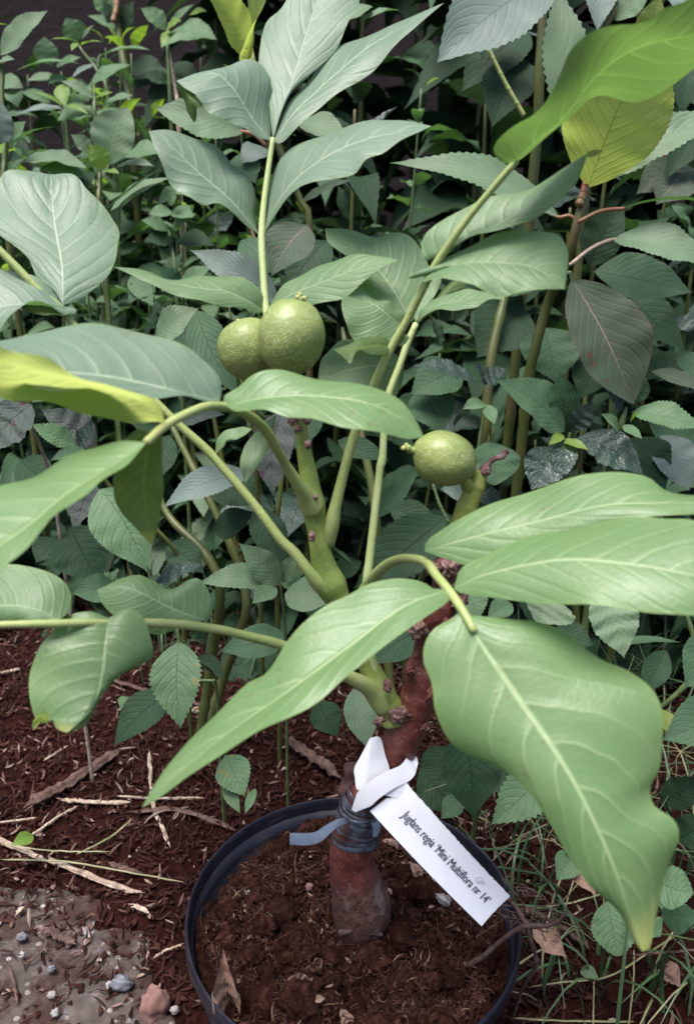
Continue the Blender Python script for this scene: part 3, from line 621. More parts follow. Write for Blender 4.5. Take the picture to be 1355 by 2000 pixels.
hero(C, [(812, 630, .470), (840, 575, .475), (850, 545, .478), (858, 520, .48)], [(802, 600), (812, 565), (835, 530)], [(832, 602), (850, 575), (862, 545)], .006, .0, 'walnut', nu=22, nv=11)
hero(C, [(815, 632, .470), (880, 560, .476), (905, 540, .478), (930, 535, .48)], [(850, 590), (885, 548)], [(860, 598), (905, 560), (925, 545)], .006, 0, 'walnut_lit', name='leaflet', nu=20, nv=9)
# D: near leaf at the left
D = rachis([(612, 995, .470, 22), (600, 975, .464, 20), (588, 955, .456, 14), (558, 909, .440, 10), (522, 845, .410, 10), (486, 812, .392, 10), (449, 797, .380, 9), (408, 793, .366, 9), (356, 813, .348, 9), (320, 834, .336, 9), (287, 864, .324, 9)], 'near compound leaf arching over to the left', 'petiole')
hero(D, [(440, 792, .376), (520, 776, .370), (600, 770, .366), (700, 785, .362), (770, 812, .362), (827, 853, .364)],
     [(436, 775), (465, 757), (496, 733), (547, 723), (594, 727), (646, 740), (710, 748), (755, 770), (790, 795), (815, 828)],
     [(465, 804), (516, 797), (555, 803), (594, 812), (646, 832), (702, 845), (754, 849), (800, 857)], .014, -.012, 'walnut_near')
hero(D, [(430, 783, .372), (370, 772, .362), (315, 760, .354), (207, 738, .342), (103, 721, .332), (0, 698, .325), (-80, 680, .32)],
     [(433, 757), (424, 730), (398, 705), (362, 678), (310, 655), (258, 639), (196, 635), (129, 640), (77, 650), (26, 663), (-20, 668)],
     [(403, 783), (362, 772), (310, 780), (240, 783), (150, 765), (60, 745), (-20, 712)], .030, -.014, 'walnut_cool', quilt=.0009, nveins=10)
hero(D, [(322, 826, .338), (290, 795, .333), (258, 776, .330), (196, 761, .324), (139, 748, .318), (52, 724, .31), (0, 702, .305), (-90, 660, .30)],
     [(316, 800), (300, 778), (260, 762), (190, 745), (110, 720), (30, 690), (-30, 660)],
     [(300, 822), (258, 824), (181, 817), (103, 800), (41, 781), (0, 763), (-60, 720)], -.010, .022, 'walnut_yellow', label='yellow green leaflet seen from below', bulge=.02)
hero(D, [(287, 864, .324), (207, 921, .315), (120, 975, .305), (60, 1020, .298), (0, 1062, .29), (-80, 1120, .282)],
     [(262, 862), (232, 863), (181, 879), (103, 905), (26, 938), (-40, 968), (-90, 1010)],
     [(250, 905), (227, 922), (196, 942), (160, 978), (129, 1011), (67, 1047), (26, 1086), (-20, 1116)], .016, -.014, 'walnut_near')
hero(D, [(300, 843, .338), (285, 900, .345), (282, 960, .350), (296, 1064, .356)],
     [(262, 842), (232, 885), (222, 960), (236, 1000), (262, 1028)],
     [(316, 850), (317, 900), (318, 960), (313, 1015), (304, 1045)], -.004, .004, 'walnut_tip_lit', label='green leaflet hanging down with a yellow tip')
# E: long straight rachis behind, to the upper left
E = rachis([(640, 1150, .488, 20), (622, 1138, .482, 17), (606, 1120, .478, 12), (575, 1080, .476, 11), (547, 1053, .474, 10), (496, 985, .470, 9), (413, 888, .464, 9), (346, 826, .458, 8), (240, 720, .450, 7), (150, 640, .442, 7), (121, 603, .440, 7), (80, 570, .438, 7), (31, 520, .435, 8), (-50, 440, .430, 7)], 'long straight compound leaf reaching to the upper left', 'petiole')
hero(E, [(123, 596, .440), (122, 540, .450), (119, 506, .458), (106, 429, .478), (98, 341, .498)],
     [(108, 570), (75, 545), (57, 506), (31, 480), (-10, 452), (-22, 400), (-5, 355), (15, 331), (60, 333)],
     [(140, 592), (170, 577), (207, 547), (226, 511), (230, 480), (232, 442), (207, 403), (172, 372), (145, 342)], .004, .012, 'walnut_cool', quilt=.0007, nveins=8)
hero(E, [(150, 605, .441), (110, 600, .434), (60, 598, .428), (0, 600, .423), (-80, 612, .42)],
     [(140, 600), (124, 596), (109, 572), (83, 545), (41, 532), (0, 532), (-50, 545)],
     [(145, 612), (125, 612), (95, 595), (62, 595), (41, 610), (0, 646), (-50, 660)], .014, -.008, 'walnut_cool')
hero(E, [(148, 604, .441), (120, 612, .436), (90, 603, .430), (48, 605, .428)], [(130, 603), (95, 592), (62, 594)], [(130, 617), (95, 612), (65, 612)], 0, -.004, 'walnut_lit', name='leaflet_edge', label='curled bright green leaflet edge', nu=20, nv=9)
hero(E, [(420, 888, .464), (440, 862, .46), (465, 848, .457), (493, 838, .456)], [(425, 860), (442, 842), (468, 832)], [(430, 880), (441, 872), (448, 858), (475, 850)], .004, -.004, 'walnut', nu=20, nv=11)
hero(E, [(478, 945, .47), (490, 905, .475), (505, 880, .478), (540, 810, .48)], [(470, 900), (490, 850)], [(500, 915), (530, 860)], .005, 0, 'walnut', nu=20, nv=9)
# F: low leaf to the left
Fl = rachis([(752, 1385, .502, 20), (738, 1362, .498, 22), (716, 1340, .490, 17), (671, 1317, .476, 12), (610, 1287, .462, 10), (553, 1261, .450, 10), (465, 1238, .434, 9), (418, 1228, .426, 9), (331, 1218, .414, 9), (205, 1216, .398, 8), (103, 1218, .386, 8), (-80, 1222, .37, 7)], 'low compound leaf spreading level to the left', 'petiole')
hero(Fl, [(118, 1211, .388), (67, 1190, .388), (0, 1183, .389), (-90, 1180, .39)], [(137, 1192), (139, 1161), (124, 1135), (83, 1116), (36, 1107), (-30, 1107), (-70, 1130)], [(93, 1214), (30, 1212), (-30, 1208), (-70, 1200)], .016, -.002, 'walnut')
hero(Fl, [(212, 1207, .398), (208, 1259, .392), (199, 1331, .384), (180, 1385, .378), (132, 1431, .374)],
     [(176, 1195), (134, 1202), (108, 1228), (83, 1259), (68, 1290), (59, 1316), (58, 1345), (62, 1378), (72, 1408), (98, 1404), (112, 1424)],
     [(250, 1190), (279, 1205), (290, 1240), (297, 1275), (282, 1299), (248, 1311), (217, 1342), (186, 1388), (160, 1421)], .004, .014, 'walnut_tip')
hero(Fl, [(398, 1212, .424), (340, 1190, .422), (280, 1160, .422), (235, 1147, .424), (190, 1151, .426)],
     [(410, 1195), (411, 1171), (403, 1145), (382, 1131), (331, 1144), (300, 1134), (269, 1124), (238, 1131), (207, 1145)],
     [(380, 1218), (356, 1224), (310, 1237), (270, 1232), (235, 1212), (207, 1187), (194, 1166)], .012, -.004, 'walnut')
hero(Fl, [(78, 1412, .374), (80, 1400, .372), (88, 1388, .371)], [(66, 1425), (66, 1405)], [(92, 1410), (98, 1400)], 0, 0, 'walnut_yellow', name='leaflet_tip', nu=8, nv=7)
# G: the nearest leaf, lower right
Gl = rachis([(680, 1238, .493, 16), (692, 1190, .478, 12), (712, 1150, .462, 11), (740, 1115, .444, 10), (768, 1096, .428, 9.5), (801, 1091, .410, 9), (832, 1099, .396, 9), (853, 1126, .380, 9), (879, 1157, .365, 9), (905, 1196, .354, 9), (925, 1232, .348, 8)], 'nearest compound leaf with broad leaflets at the lower right', 'petiole')
hero(Gl, [(880, 1156, .365), (848, 1160, .362), (780, 1190, .356), (702, 1246, .350), (650, 1283, .346), (568, 1342, .340), (430, 1445, .332), (278, 1577, .325)],
     [(868, 1150), (848, 1151), (822, 1136), (775, 1130), (718, 1140), (676, 1164), (635, 1187), (568, 1249), (517, 1311), (480, 1331), (424, 1392), (372, 1442), (331, 1492), (296, 1544)],
     [(874, 1176), (827, 1209), (775, 1245), (712, 1292), (650, 1330), (568, 1392), (491, 1440), (413, 1492), (362, 1525), (310, 1560)], .018, -.014, 'walnut_near')
hero(Gl, [(829, 1077, .392), (895, 1056, .386), (960, 1038, .380), (1040, 1019, .374), (1170, 990, .364), (1300, 985, .356), (1480, 978, .35)],
     [(833, 1056), (858, 1037), (889, 1016), (931, 993), (983, 972), (1066, 950), (1144, 935), (1212, 926), (1264, 933), (1300, 960), (1355, 968), (1430, 960)],
     [(874, 1092), (920, 1105), (1000, 1090), (1100, 1060), (1180, 1030), (1243, 1014), (1300, 1010), (1355, 1006), (1430, 1000)], .016, -.006, 'walnut_near')
hero(Gl, [(886, 1150, .364), (920, 1132, .360), (962, 1117, .355), (1040, 1099, .347), (1118, 1092, .340), (1222, 1104, .331), (1326, 1120, .322), (1480, 1150, .312)],
     [(900, 1110), (940, 1088), (975, 1070), (1040, 1043), (1118, 1022), (1222, 1015), (1300, 1018), (1355, 1022), (1440, 1060)],
     [(892, 1156), (921, 1161), (1014, 1172), (1118, 1183), (1222, 1194), (1355, 1202), (1440, 1195)], .020, -.012, 'walnut_near', label='broad leaflet pointing right off the picture')
hero(Gl, [(900, 1192, .355), (941, 1261, .347), (983, 1323, .340), (1030, 1391, .332), (1077, 1459, .325), (1120, 1530, .320), (1165, 1620, .316), (1210, 1730, .315), (1254, 1859, .318)],
     [(884, 1207), (848, 1228), (830, 1256), (827, 1292), (843, 1334), (850, 1391), (874, 1448), (910, 1480), (941, 1496), (973, 1508), (1014, 1530), (1056, 1575), (1092, 1634), (1144, 1709), (1196, 1762), (1217, 1794), (1238, 1840)],
     [(912, 1200), (1004, 1209), (1056, 1214), (1108, 1235), (1170, 1282), (1222, 1308), (1264, 1344), (1282, 1386), (1286, 1448), (1285, 1500), (1268, 1540), (1276, 1574), (1312, 1600), (1324, 1632), (1311, 1678), (1295, 1730), (1276, 1813), (1268, 1852)], .010, .012, 'walnut_tip', label='largest broad leaflet hanging over the pot edge', nu=70, nv=31, wave=.004, bulge=.04)

# ------------------------------------------------------------------ tape, tag
t = NT('tape_film'); g = t.n('NewGeometry').outputs['Position']
c = t.mix(t.smooth(t.noise(g, 150, 3), .4, .65), (.035, .045, .062), (.10, .125, .16)); c = t.mix(t.math('MULTIPLY', t.smooth(t.noise(g, 90, 3), .5, .62), .85), c, (.075, .032, .026))
M_tape = t.done(t.pbsdf(c, .28, .5, t.bump(t.noise(g, 350, 3), .4, .0005), Transmission_Weight=.15).outputs[0])
t = NT('tape_end'); g = t.n('NewGeometry').outputs['Position']; M_tape2 = t.done(t.pbsdf(t.mix(t.noise(g, 120, 3), (.11, .15, .22), (.24, .28, .36)), .3, .5, Transmission_Weight=.2).outputs[0])
tape = empty('grafting_tape', P(697, 1640, .54)); tag(tape, 'grey blue film tape wound round the graft with one loose end', 'tape')
tc_, tr_ = crom([(*P(a, b, d), pr(r, d)) for a, b, d, r in trunk], 200)[:, :3], None
q = crom([(*P(a, b, d), pr(r, d)) for a, b, d, r in [(694, 1636, .5405, 43.5), (697, 1610, .537, 42), (703, 1585, .534, 40), (712, 1562, .531, 38), (724, 1545, .528, 36)]], 200)
V = []; F = []; turns = 9; NT_ = 620; rs = np.random.default_rng(3); ww = rs.uniform(.8, 1.5, 12)
for i in range(NT_):
    u = i / (NT_ - 1); p = q[int(u * 199)]; th = u * turns * 2 * math.pi; ax = nrm(q[min(199, int(u * 199) + 3), :3] - q[max(0, int(u * 199) - 3), :3])
    a = nrm(np.cross(ax, FW)); b = np.cross(ax, a); tl = .16 * math.sin(th * .5)
    dd = a * math.cos(th) + b * math.sin(th); rr = p[3] * (1.05 + .035 * math.sin(th * .31) + .03 * math.sin(th * 3)); wd = .0019 * ww[int(u * 11)] * (1 + .35 * math.sin(th * .77))
    c_ = p[:3] + dd * rr + ax * .0022 * math.sin(th + u * 5)
    V += [c_ - ax * wd, c_ - ax * wd * .3 + dd * .0003, c_ + ax * wd * .3 + dd * .0003, c_ + ax * wd]
mesh('winding', V, grid_faces(NT_, 4), M_tape, tape)
def ribbon(name, pts, wpx, mat, parent, nrmv=None, n=40, nw=5, curl=.25, th=None, side=None):
    c = crom(PX([p[:3] for p in pts]), n); T = nrm(np.gradient(c, axis=0)); wd = np.interp(np.linspace(0, 1, n), np.linspace(0, 1, len(wpx)), wpx)
    V = []; d = pts[0][2]
    for i in range(n):
        s_ = nrm(np.cross(T[i], nrmv if nrmv is not None else TOC)) if side is None else side; nn = np.cross(s_, T[i])
        for j in range(nw):
            v = j / (nw - 1) * 2 - 1; V.append(c[i] + s_ * v * pr(wd[i], d) + nn * curl * pr(wd[i], d) * (1 - v * v))
    o = mesh(name, V, grid_faces(n, nw), mat, parent); return o
ribbon('loose_end', [(680, 1602, .512), (660, 1607, .508), (640, 1620, .505), (622, 1634, .503), (600, 1639, .502), (566, 1638, .502)], [6, 7, 9, 11, 12, 11], M_tape2, tape, curl=.05)
ribbon('loose_end', [(728, 1600, .512), (735, 1615, .511), (732, 1634, .512)], [6, 8, 4], M_tape2, tape, curl=.05)
tube('twine', PX([(668, 1590, .515), (690, 1604, .502), (715, 1606, .504), (738, 1600, .515)]), [.0011] * 4, M_tape, tape)
blob('stub_end', 696, 1512, .540, 26, 24, 18, MT['twig'], tape, .5, 2.5, seed=9, flute=.3) if False else None

t = NT('label_paper'); g = t.n('NewGeometry').outputs['Position']
pc = t.mix(t.math('MULTIPLY', t.smooth(t.noise(g, 70, 4), .5, .8), .5), (.74, .72, .76), (.66, .62, .67))
M_paper = t.done(t.pbsdf(pc, .42, .4, t.bump(t.noise(g, 60, 3), .12, .001)).outputs[0])
t = NT('black_ink'); M_ink = t.done(t.pbsdf((.03, .028, .05), .5, .3).outputs[0])
t = NT('pencil'); M_pencil = t.done(t.pbsdf((.45, .44, .47), .5, .3).outputs[0])
tg = empty('plant_label', P(760, 1560, .50)); tag(tg, 'white paper strip label with black printed plant name looped round the trunk', 'label')
c0, c1, c2, c3 = P(722, 1584, .497), P(792, 1529, .497), P(995, 1751, .487), P(940, 1809, .485)     # left, top, right, bottom corner
def card(u, v, lift=0.):
    p = c0 * (1 - u) * (1 - v) + c1 * (1 - u) * v + c2 * u * v + c3 * u * (1 - v)
    n_ = nrm(np.cross(c2 - c1, c0 - c1)); n_ = n_ if np.dot(n_, TOC) > 0 else -n_
    return p + n_ * (.0035 * math.sin(math.pi * u) - .002 * math.sin(math.pi * v) * math.sin(2.4 * u) + lift)
V, F = [], []
nu, nv = 60, 12; rj = np.random.default_rng(5).uniform(0, .018, nu)
for side_ in (0, -.00025):
    for i in range(nu):
        for j in range(nv):
            u, v = i / (nu - 1), j / (nv - 1)
            vv_ = v + (rj[i] if j == nv - 1 else 0)
            uu = u + (.0 if i else .10 * math.exp(-((v - .62) / .06) ** 2))
            V.append(card(uu, vv_, side_))
F = grid_faces(nu, nv) + grid_faces(nu, nv, nu * nv)
for i in range(nu - 1):
    for j0 in (0, nv - 1):
        a = i * nv + j0; F.append((a, a + nv, a + nv + nu * nv, a + nu * nv))
for j in range(nv - 1):
    for i0 in (0, nu - 1):
        a = i0 * nv + j; F.append((a, a + 1, a + 1 + nu * nv, a + nu * nv))
cardo = mesh('card', V, F, M_paper, tg, smooth=False)
def lettering(txt, name, u0, u1, v0, hgt_, mat, parent, shear=0, xs_=1.0):
    cu = bpy.data.curves.new('t', 'FONT'); cu.body = txt; cu.size = 1; cu.resolution_u = 4; cu.offset = 0
    ob = bpy.data.objects.new('t', cu); sc.collection.objects.link(ob); dg = bpy.context.evaluated_depsgraph_get()
    me = bpy.data.meshes.new_from_object(ob.evaluated_get(dg)); V = np.array([v.co[:] for v in me.vertices]); F = [tuple(p.vertices) for p in me.polygons]
    bpy.data.objects.remove(ob); bpy.data.curves.remove(cu); bpy.data.meshes.remove(me)
    x0, x1 = V[:, 0].min(), V[:, 0].max(); W = []
    for (x, y, z) in V: W.append(card(u0 + (u1 - u0) * (x - x0) / (x1 - x0), v0 + y * hgt_, .00035))
    k0 = len(W); W += [w_ + (card(u0 + .0014, v0) - card(u0, v0)) + (card(.5, .5, .00005) - card(.5, .5)) for w_ in W]; F = F + [tuple(i + k0 for i in f) for f in F]
    return mesh(name, W, F, mat, parent, smooth=False)
lettering("Juglans regia \u2018Mini Multiflora nr 14\u2019", 'printed_name', .145, .925, .435, .30, M_ink, cardo)
# faint pencil squiggle above the last words
pts = []
for k in range(60):
    th = k * .22; pts.append(card(.775 + .022 * math.cos(th) + .0006 * k, .74 + .075 * math.sin(th * 1.13) - .0003 * k, .0005))
tube('pencil_mark', pts, [.00013] * 60, M_pencil, cardo, n=120, sides=5)
# the looped strip
ribbon('loop', [(800, 1476, .520), (803, 1492, .505), (790, 1510, .497), (760, 1524, .494), (728, 1545, .493), (705, 1568, .494), (690, 1584, .496)], [8, 14, 17, 17, 18, 18, 4], M_paper, tg, curl=.02)
hero(tg, [(722, 1442, .503), (716, 1475, .499), (712, 1510, .497), (712, 1543, .496)], [(742, 1440), (752, 1475), (760, 1500), (757, 1520)], [(705, 1475), (692, 1500), (693, 1520), (697, 1542)], .006, .004, name='loop_end', nu=24, nv=11, quilt=0, wave=.0, bulge=.0, mat='walnut').data.materials[0] = M_paper
ribbon('loop_neck', [(760, 1515, .497), (765, 1535, .4965), (760, 1555, .4965)], [26, 30, 34], M_paper, tg, curl=.05)
# ------------------------------------------------------------------ the thicket behind: plants traced one by one
_ls = [100]
def nh_(f=0., yaw=0.):       # facing: 0 = half up, half to the viewer; + = more upward, - = more to the viewer
    b = nrm(TOC * (1 - f) + ZUP * (.55 + f)); return nrm(b + RT * yaw)
TEETH = {'balsam': .012, 'balsam_pale': .014, 'balsam_grey': .013, 'balsam_red': .009, 'balsam_purple': .014, 'balsam_lit': .009, 'crinkled': .018, 'nettle': .032, 'young': .0, 'dark': .015}
def plant(label, cat, stems, leaves, group=None, name='balsam_plant'):
    """stems: ([(x,y,d)..], radius px, material, to_ground); leaves: (bx,by, tx,ty, width px, d, material, {options})"""
    s0 = stems[0][0]; e = P(*s0[-1]); root = empty(name, (e[0], e[1] + .03, 0)); tag(root, label, cat, group)
    for st in stems:
        pts, r, m = st[0], st[1], st[2]; W = PX(pts); rad = [pr(r * (.7 + .3 * i / max(1, len(pts) - 1)), pts[0][2]) for i in range(len(pts))]
        if len(st) > 3 and st[3]:
            l = W[-1]; W = np.vstack([W, [l[0] + (root.location.x - l[0]) * .5, l[1] + .015, l[2] * .5], [root.location.x, root.location.y, -.01]]); rad += [rad[-1] * 1.05, rad[-1] * 1.1]
        seed = len(W); q = crom(np.c_[W, rad], 60)
        for k in range(9, 60, 13): q[k, 3] *= 1.22
        q[0, 3] *= .5; q[1, 3] *= .8
        tube('stem', q[:, :3], q[:, 3], MT[m], root, n=60, sides=10, bump=.06, freq=60)
    for lf in leaves:
        bx, by, tx, ty, wd, d, m = lf[:7]; o = lf[7] if len(lf) > 7 else {}
        _ls[0] += 1; dt = o.get('dt', -.02); B, T = P(bx, by, d), P(tx, ty, d + dt)
        L = np.linalg.norm(T - B); wm = pr(wd, d)
        te = o.get('teeth', TEETH.get(m, .012)); nu = 2 * int(o.get('n', 15)) + 1
        V, F, UV = simple_leaf(B, T, wm, nh_(o.get('f', 0), o.get('yaw', 0)), bend=o.get('bend', .07), cup=o.get('cup', .10), shape=o.get('shape', .42), teeth=te, nu=nu, seed=_ls[0], wave=o.get('wave', .035), crink=o.get('crink', .05 if m in ('crinkled', 'balsam_purple') else 0), sharp=o.get('sharp', .85))
        if 's' in o:
            S = P(*o['s'], d + o.get('sd', .0)); tv, tf, tu = tube_data([S, (S + B) / 2 + ZUP * .004, B, B + (T - B) * .06], [pr(4, d)] * 3 + [pr(2, d)], n=14, sides=7)
            V, F, UV, mi = join([(V, F, UV, 0), (tv, tf, tu, 1)])
            ob = mesh('leaf', V, F, [MT[m], MT[o.get('sm', 'green_stem')]], root, UV, mi=mi)
        else: ob = mesh('leaf', V, F, MT[m], root, UV)
        if 'label' in o: ob['label'] = o['label']
    return root
n_ = 'nettle'; bp = 'balsam_pale'; bs = 'balsam'; bgm = 'balsam_grey'; cr_ = 'crinkled'
plant('small toothed young plant, highest of the cluster by the dark wall at upper left', 'wild plant', [([(150, 82, 1.5), (165, 105, 1.5), (190, 138, 1.5), (215, 220, 1.5)], 4, 'green_stem', True)],
      [(152, 80, 128, 34, 46, 1.5, n_), (157, 84, 98, 77, 16, 1.5, 'young', {'f': .5}), (158, 88, 200, 82, 16, 1.5, 'young', {'f': .5}), (196, 110, 296, 98, 34, 1.5, n_, {'s': (192, 135), 'f': .5}),
       (160, 78, 185, 48, 14, 1.5, n_, {}), (186, 125, 138, 155, 20, 1.49, bgm, {'f': .4}), (150, 84, 140, 100, 14, 1.48, 'young')], name='nettle_plant')
plant('pointed toothed plant whose long leaf spreads left under the dark wall', 'wild plant', [([(120, 140, 1.45), (125, 180, 1.45), (130, 240, 1.45)], 4, 'green_stem', True)],
      [(100, 128, 87, 70, 46, 1.45, n_), (157, 124, 27, 140, 34, 1.42, 'nettle', {'f': .6}), (172, 172, 257, 126, 46, 1.45, n_, {'f': .2}), (112, 150, 52, 158, 26, 1.45, bp), (110, 130, 160, 112, 24, 1.46, n_), (130, 150, 95, 165, 24, 1.43, n_), (118, 150, 140, 195, 24, 1.44, n_)], name='nettle_plant')
plant('small pale plant with a star of narrow tip leaves left of the tree top', 'wild plant', [([(184, 165, 1.4), (186, 200, 1.4), (188, 250, 1.4)], 4, 'green_stem', True)],
      [(184, 192, 118, 158, 26, 1.4, bp), (182, 185, 184, 158, 10, 1.4, 'young'), (186, 192, 222, 180, 14, 1.4, 'young'), (198, 214, 262, 186, 40, 1.4, n_, {'f': .3}), (185, 222, 112, 236, 62, 1.42, n_, {'f': .2}), (186, 220, 240, 262, 60, 1.43, n_), (176, 195, 118, 200, 32, 1.41, n_), (130, 212, 28, 226, 32, 1.38, bgm, {'f': .4}), (128, 208, 62, 178, 10, 1.37, 'young'), (132, 205, 175, 225, 12, 1.37, 'young'), (120, 165, 128, 212, 30, 1.39, 'young', {'f': -.2}), (100, 200, 40, 180, 30, 1.42, n_)], name='nettle_plant')
plant('round leaved pale plant with a yellow green shoot above the broad grey green leaflet', 'wild plant', [([(195, 335, 1.2), (195, 370, 1.2), (196, 430, 1.2)], 5, 'balsam_stem', True)],
      [(214, 322, 250, 210, 92, 1.2, bp, {'shape': .5, 'f': -.2, 'sharp': .6}), (204, 332, 174, 280, 42, 1.19, 'young'), (170, 328, 36, 318, 78, 1.19, bp, {'f': .45, 'shape': .5}), (168, 345, 75, 330, 60, 1.2, bp, {'f': .2}), (226, 328, 302, 325, 36, 1.21, bp, {'f': .4}), (203, 335, 235, 340, 22, 1.18, 'young', {'f': .4}), (180, 300, 138, 262, 34, 1.22, bp), (245, 305, 320, 300, 60, 1.25, n_, {'f': .2}), (172, 335, 172, 372, 30, 1.22, 'dark')])
plant('broad pale leaves crowding the left picture edge below the wall', 'wild plant', [([(8, 110, 1.15), (4, 190, 1.15), (10, 300, 1.15), (12, 420, 1.15)], 6, 'balsam_stem', True)],
      [(2, 108, 95, 20, 60, 1.15, bp, {'f': -.1}), (-8, 130, 30, 116, 20, 1.15, bp), (4, 282, 2, 195, 64, 1.13, bgm, {'f': -.2}), (15, 290, 112, 246, 16, 1.14, bp, {'f': .8}), (20, 288, 52, 236, 46, 1.17, n_), (2, 282, 4, 300, 26, 1.13, 'young', {'f': -.2}), (-6, 160, 48, 172, 46, 1.2, n_), (28, 175, 36, 210, 34, 1.19, n_), (0, 320, 45, 310, 34, 1.17, 'dark')])
plant('narrow grey leaved plant folded lengthwise beside the upper left leaflets', 'wild plant', [([(208, 412, 1.05), (206, 430, 1.06), (205, 500, 1.07)], 4, 'green_stem', True)],
      [(208, 410, 326, 322, 22, 1.04, bgm, {'f': .9, 'bend': .03}), (216, 412, 338, 346, 44, 1.06, bp, {'f': .3}), (310, 398, 345, 375, 40, 1.2, 'dark')])
plant('tall plant with a red banded stem standing before the brick wall', 'wild plant', [([(222, -40, 1.6), (226, 20, 1.6), (232, 60, 1.6), (240, 110, 1.6), (252, 180, 1.6), (262, 300, 1.6)], 8, 'balsam_stem', True), ([(226, -40, 1.585), (229, 10, 1.585), (222, 42, 1.585)], 6, 'red_stem')],
      [(228, 60, 200, 0, 26, 1.62, 'dark'), (236, 70, 262, 0, 40, 1.63, 'dark'), (250, 130, 325, 150, 60, 1.65, 'dark'), (255, 170, 330, 160, 50, 1.66, 'dark'), (240, 60, 170, 30, 24, 1.62, n_), (214, 30, 180, -10, 40, 1.62, 'nettle')])
plant('toothed plant with a yellow green heart on a thin stalk left of the yellow leaves', 'wild plant', [([(330, 45, 1.45), (328, 85, 1.45), (332, 180, 1.45)], 4, 'green_stem', True), ([(330, 90, 1.46), (342, 170, 1.46), (350, 260, 1.46)], 4, 'dry', True)],
      [(325, 58, 274, 16, 42, 1.45, n_), (333, 52, 380, 8, 18, 1.45, n_), (335, 62, 425, 78, 66, 1.44, n_, {'f': .1}), (330, 60, 315, 95, 20, 1.44, 'young'), (410, 74, 316, 92, 44, 1.42, n_, {'f': .3}), (325, 60, 355, 40, 30, 1.43, 'young'), (370, 30, 405, 22, 22, 1.46, 'young'), (330, 130, 390, 160, 50, 1.5, 'dark'), (335, 160, 280, 150, 40, 1.5, 'dark'), (260, 155, 345, 150, 44, 1.52, 'dark', {'f': .2})], name='nettle_plant')
plant('plant with a reddish stem and backlit yellow green top leaves at top centre', 'balsam plant', [([(492, 95, .95), (503, 150, .95), (530, 240, .95), (560, 330, .96), (590, 400, .97), (605, 470, .98)], 7, 'balsam_stem', True), ([(500, 470, .99), (470, 400, 1.0)], 3, 'red_stem')],
      [(490, 112, 396, -25, 96, .93, 'balsam_lit', {'f': -.4, 'dt': -.10, 'label': 'backlit yellow green leaf'}), (494, 112, 540, -50, 170, .94, 'balsam_lit', {'f': -.3, 'dt': -.12}), (490, 100, 455, 5, 40, .96, 'balsam_lit', {}),
       (478, 258, 306, 212, 84, .95, bp, {'s': (520, 285), 'sm': 'red_stem', 'f': -.2, 'sharp': .6}), (320, 226, 295, 205, 34, .96, 'balsam_lit', {}), (505, 120, 565, 60, 44, .98, 'balsam_lit', {}), (585, 240, 680, 268, 64, .97, bp, {}), (470, 300, 500, 360, 60, .99, bs), (520, 290, 470, 320, 56, .99, bgm), (600, 450, 525, 440, 26, .97, 'red_stem' if False else 'dark'), (585, 400, 690, 350, 40, .98, 'balsam_red', {'f': .4})])
plant('tall plant hanging one large grey green saw edged leaf down from the top right', 'balsam plant', [([(1040, -120, .93), (1058, 0, .95), (1052, 150, .97), (1045, 300, 1.0)], 11, 'balsam_stem', True), ([(952, 92, .97), (985, 160, .98), (1022, 226, .99)], 5, 'petiole')],
      [(1085, -45, 853, 122, 150, .88, bgm, {'f': -.3, 'shape': .5, 'dt': -.03, 'sharp': .7, 'n': 22, 's': (1105, -70)}), (1060, -60, 1000, 60, 60, 1.0, 'dark'), (980, 0, 940, 120, 90, 1.05, 'dark'), (1030, 120, 960, 250, 100, 1.08, 'dark'), (720, 10, 660, 50, 60, .98, bp, {'f': .4}), (780, 20, 700, 45, 40, .98, bp, {'f': .6}), (1030, 60, 900, 180, 110, 1.1, 'dark')])
plant('tall red jointed plant carrying a large backlit yellow leaf at upper right', 'balsam plant', [([(1147, 355, .80), (1140, 385, .80), (1128, 430, .80), (1115, 480, .81), (1098, 530, .83), (1070, 590, .86), (1045, 680, .88), (1030, 760, .9)], 12, 'balsam_stem', True), ([(1147, 340, .792), (1140, 372, .792), (1130, 400, .792)], 9, 'red_stem')],
      [(1148, 365, 1262, 88, 190, .79, 'balsam_lit', {'f': -.5, 'shape': .58, 'sharp': .5, 'n': 24, 'dt': -.08, 'label': 'large backlit yellow leaf', 'cup': .05}), (1146, 362, 1088, -30, 84, .81, bp, {'f': -.3, 'n': 24, 'shape': .6, 'dt': -.03}),
       (1160, 358, 1430, 215, 84, .80, bp, {'f': .1, 'n': 24, 'shape': .5, 's': (1145, 372), 'crink': .03}), (1092, 425, 760, 318, 88, .82, bp, {'f': .1, 'n': 24, 'bend': .10, 's': (1128, 434), 'sm': 'red_stem'}),
       (1212, 408, 1400, 400, 26, .79, bp, {'f': 1.2, 's': (1128, 434), 'sm': 'red_stem'}), (1195, 468, 1400, 530, 92, .80, bp, {'f': .1, 's': (1112, 518), 'n': 20, 'bend': .14, 'sm': 'dry'}),
       (1116, 545, 1236, 790, 152, .81, 'balsam_red', {'f': -.25, 'n': 26, 'shape': .5, 'sharp': .62, 'cup': .16, 'dt': .0, 's': (1108, 535), 'label': 'large drooping leaf with a reddish margin and a pale bite', 'teeth': .006}),
       (1160, 530, 1352, 572, 110, .88, bs, {'f': 0}), (1150, 520, 1220, 400, 80, .92, 'dark'), (1200, 560, 1340, 690, 90, .95, 'dark')])
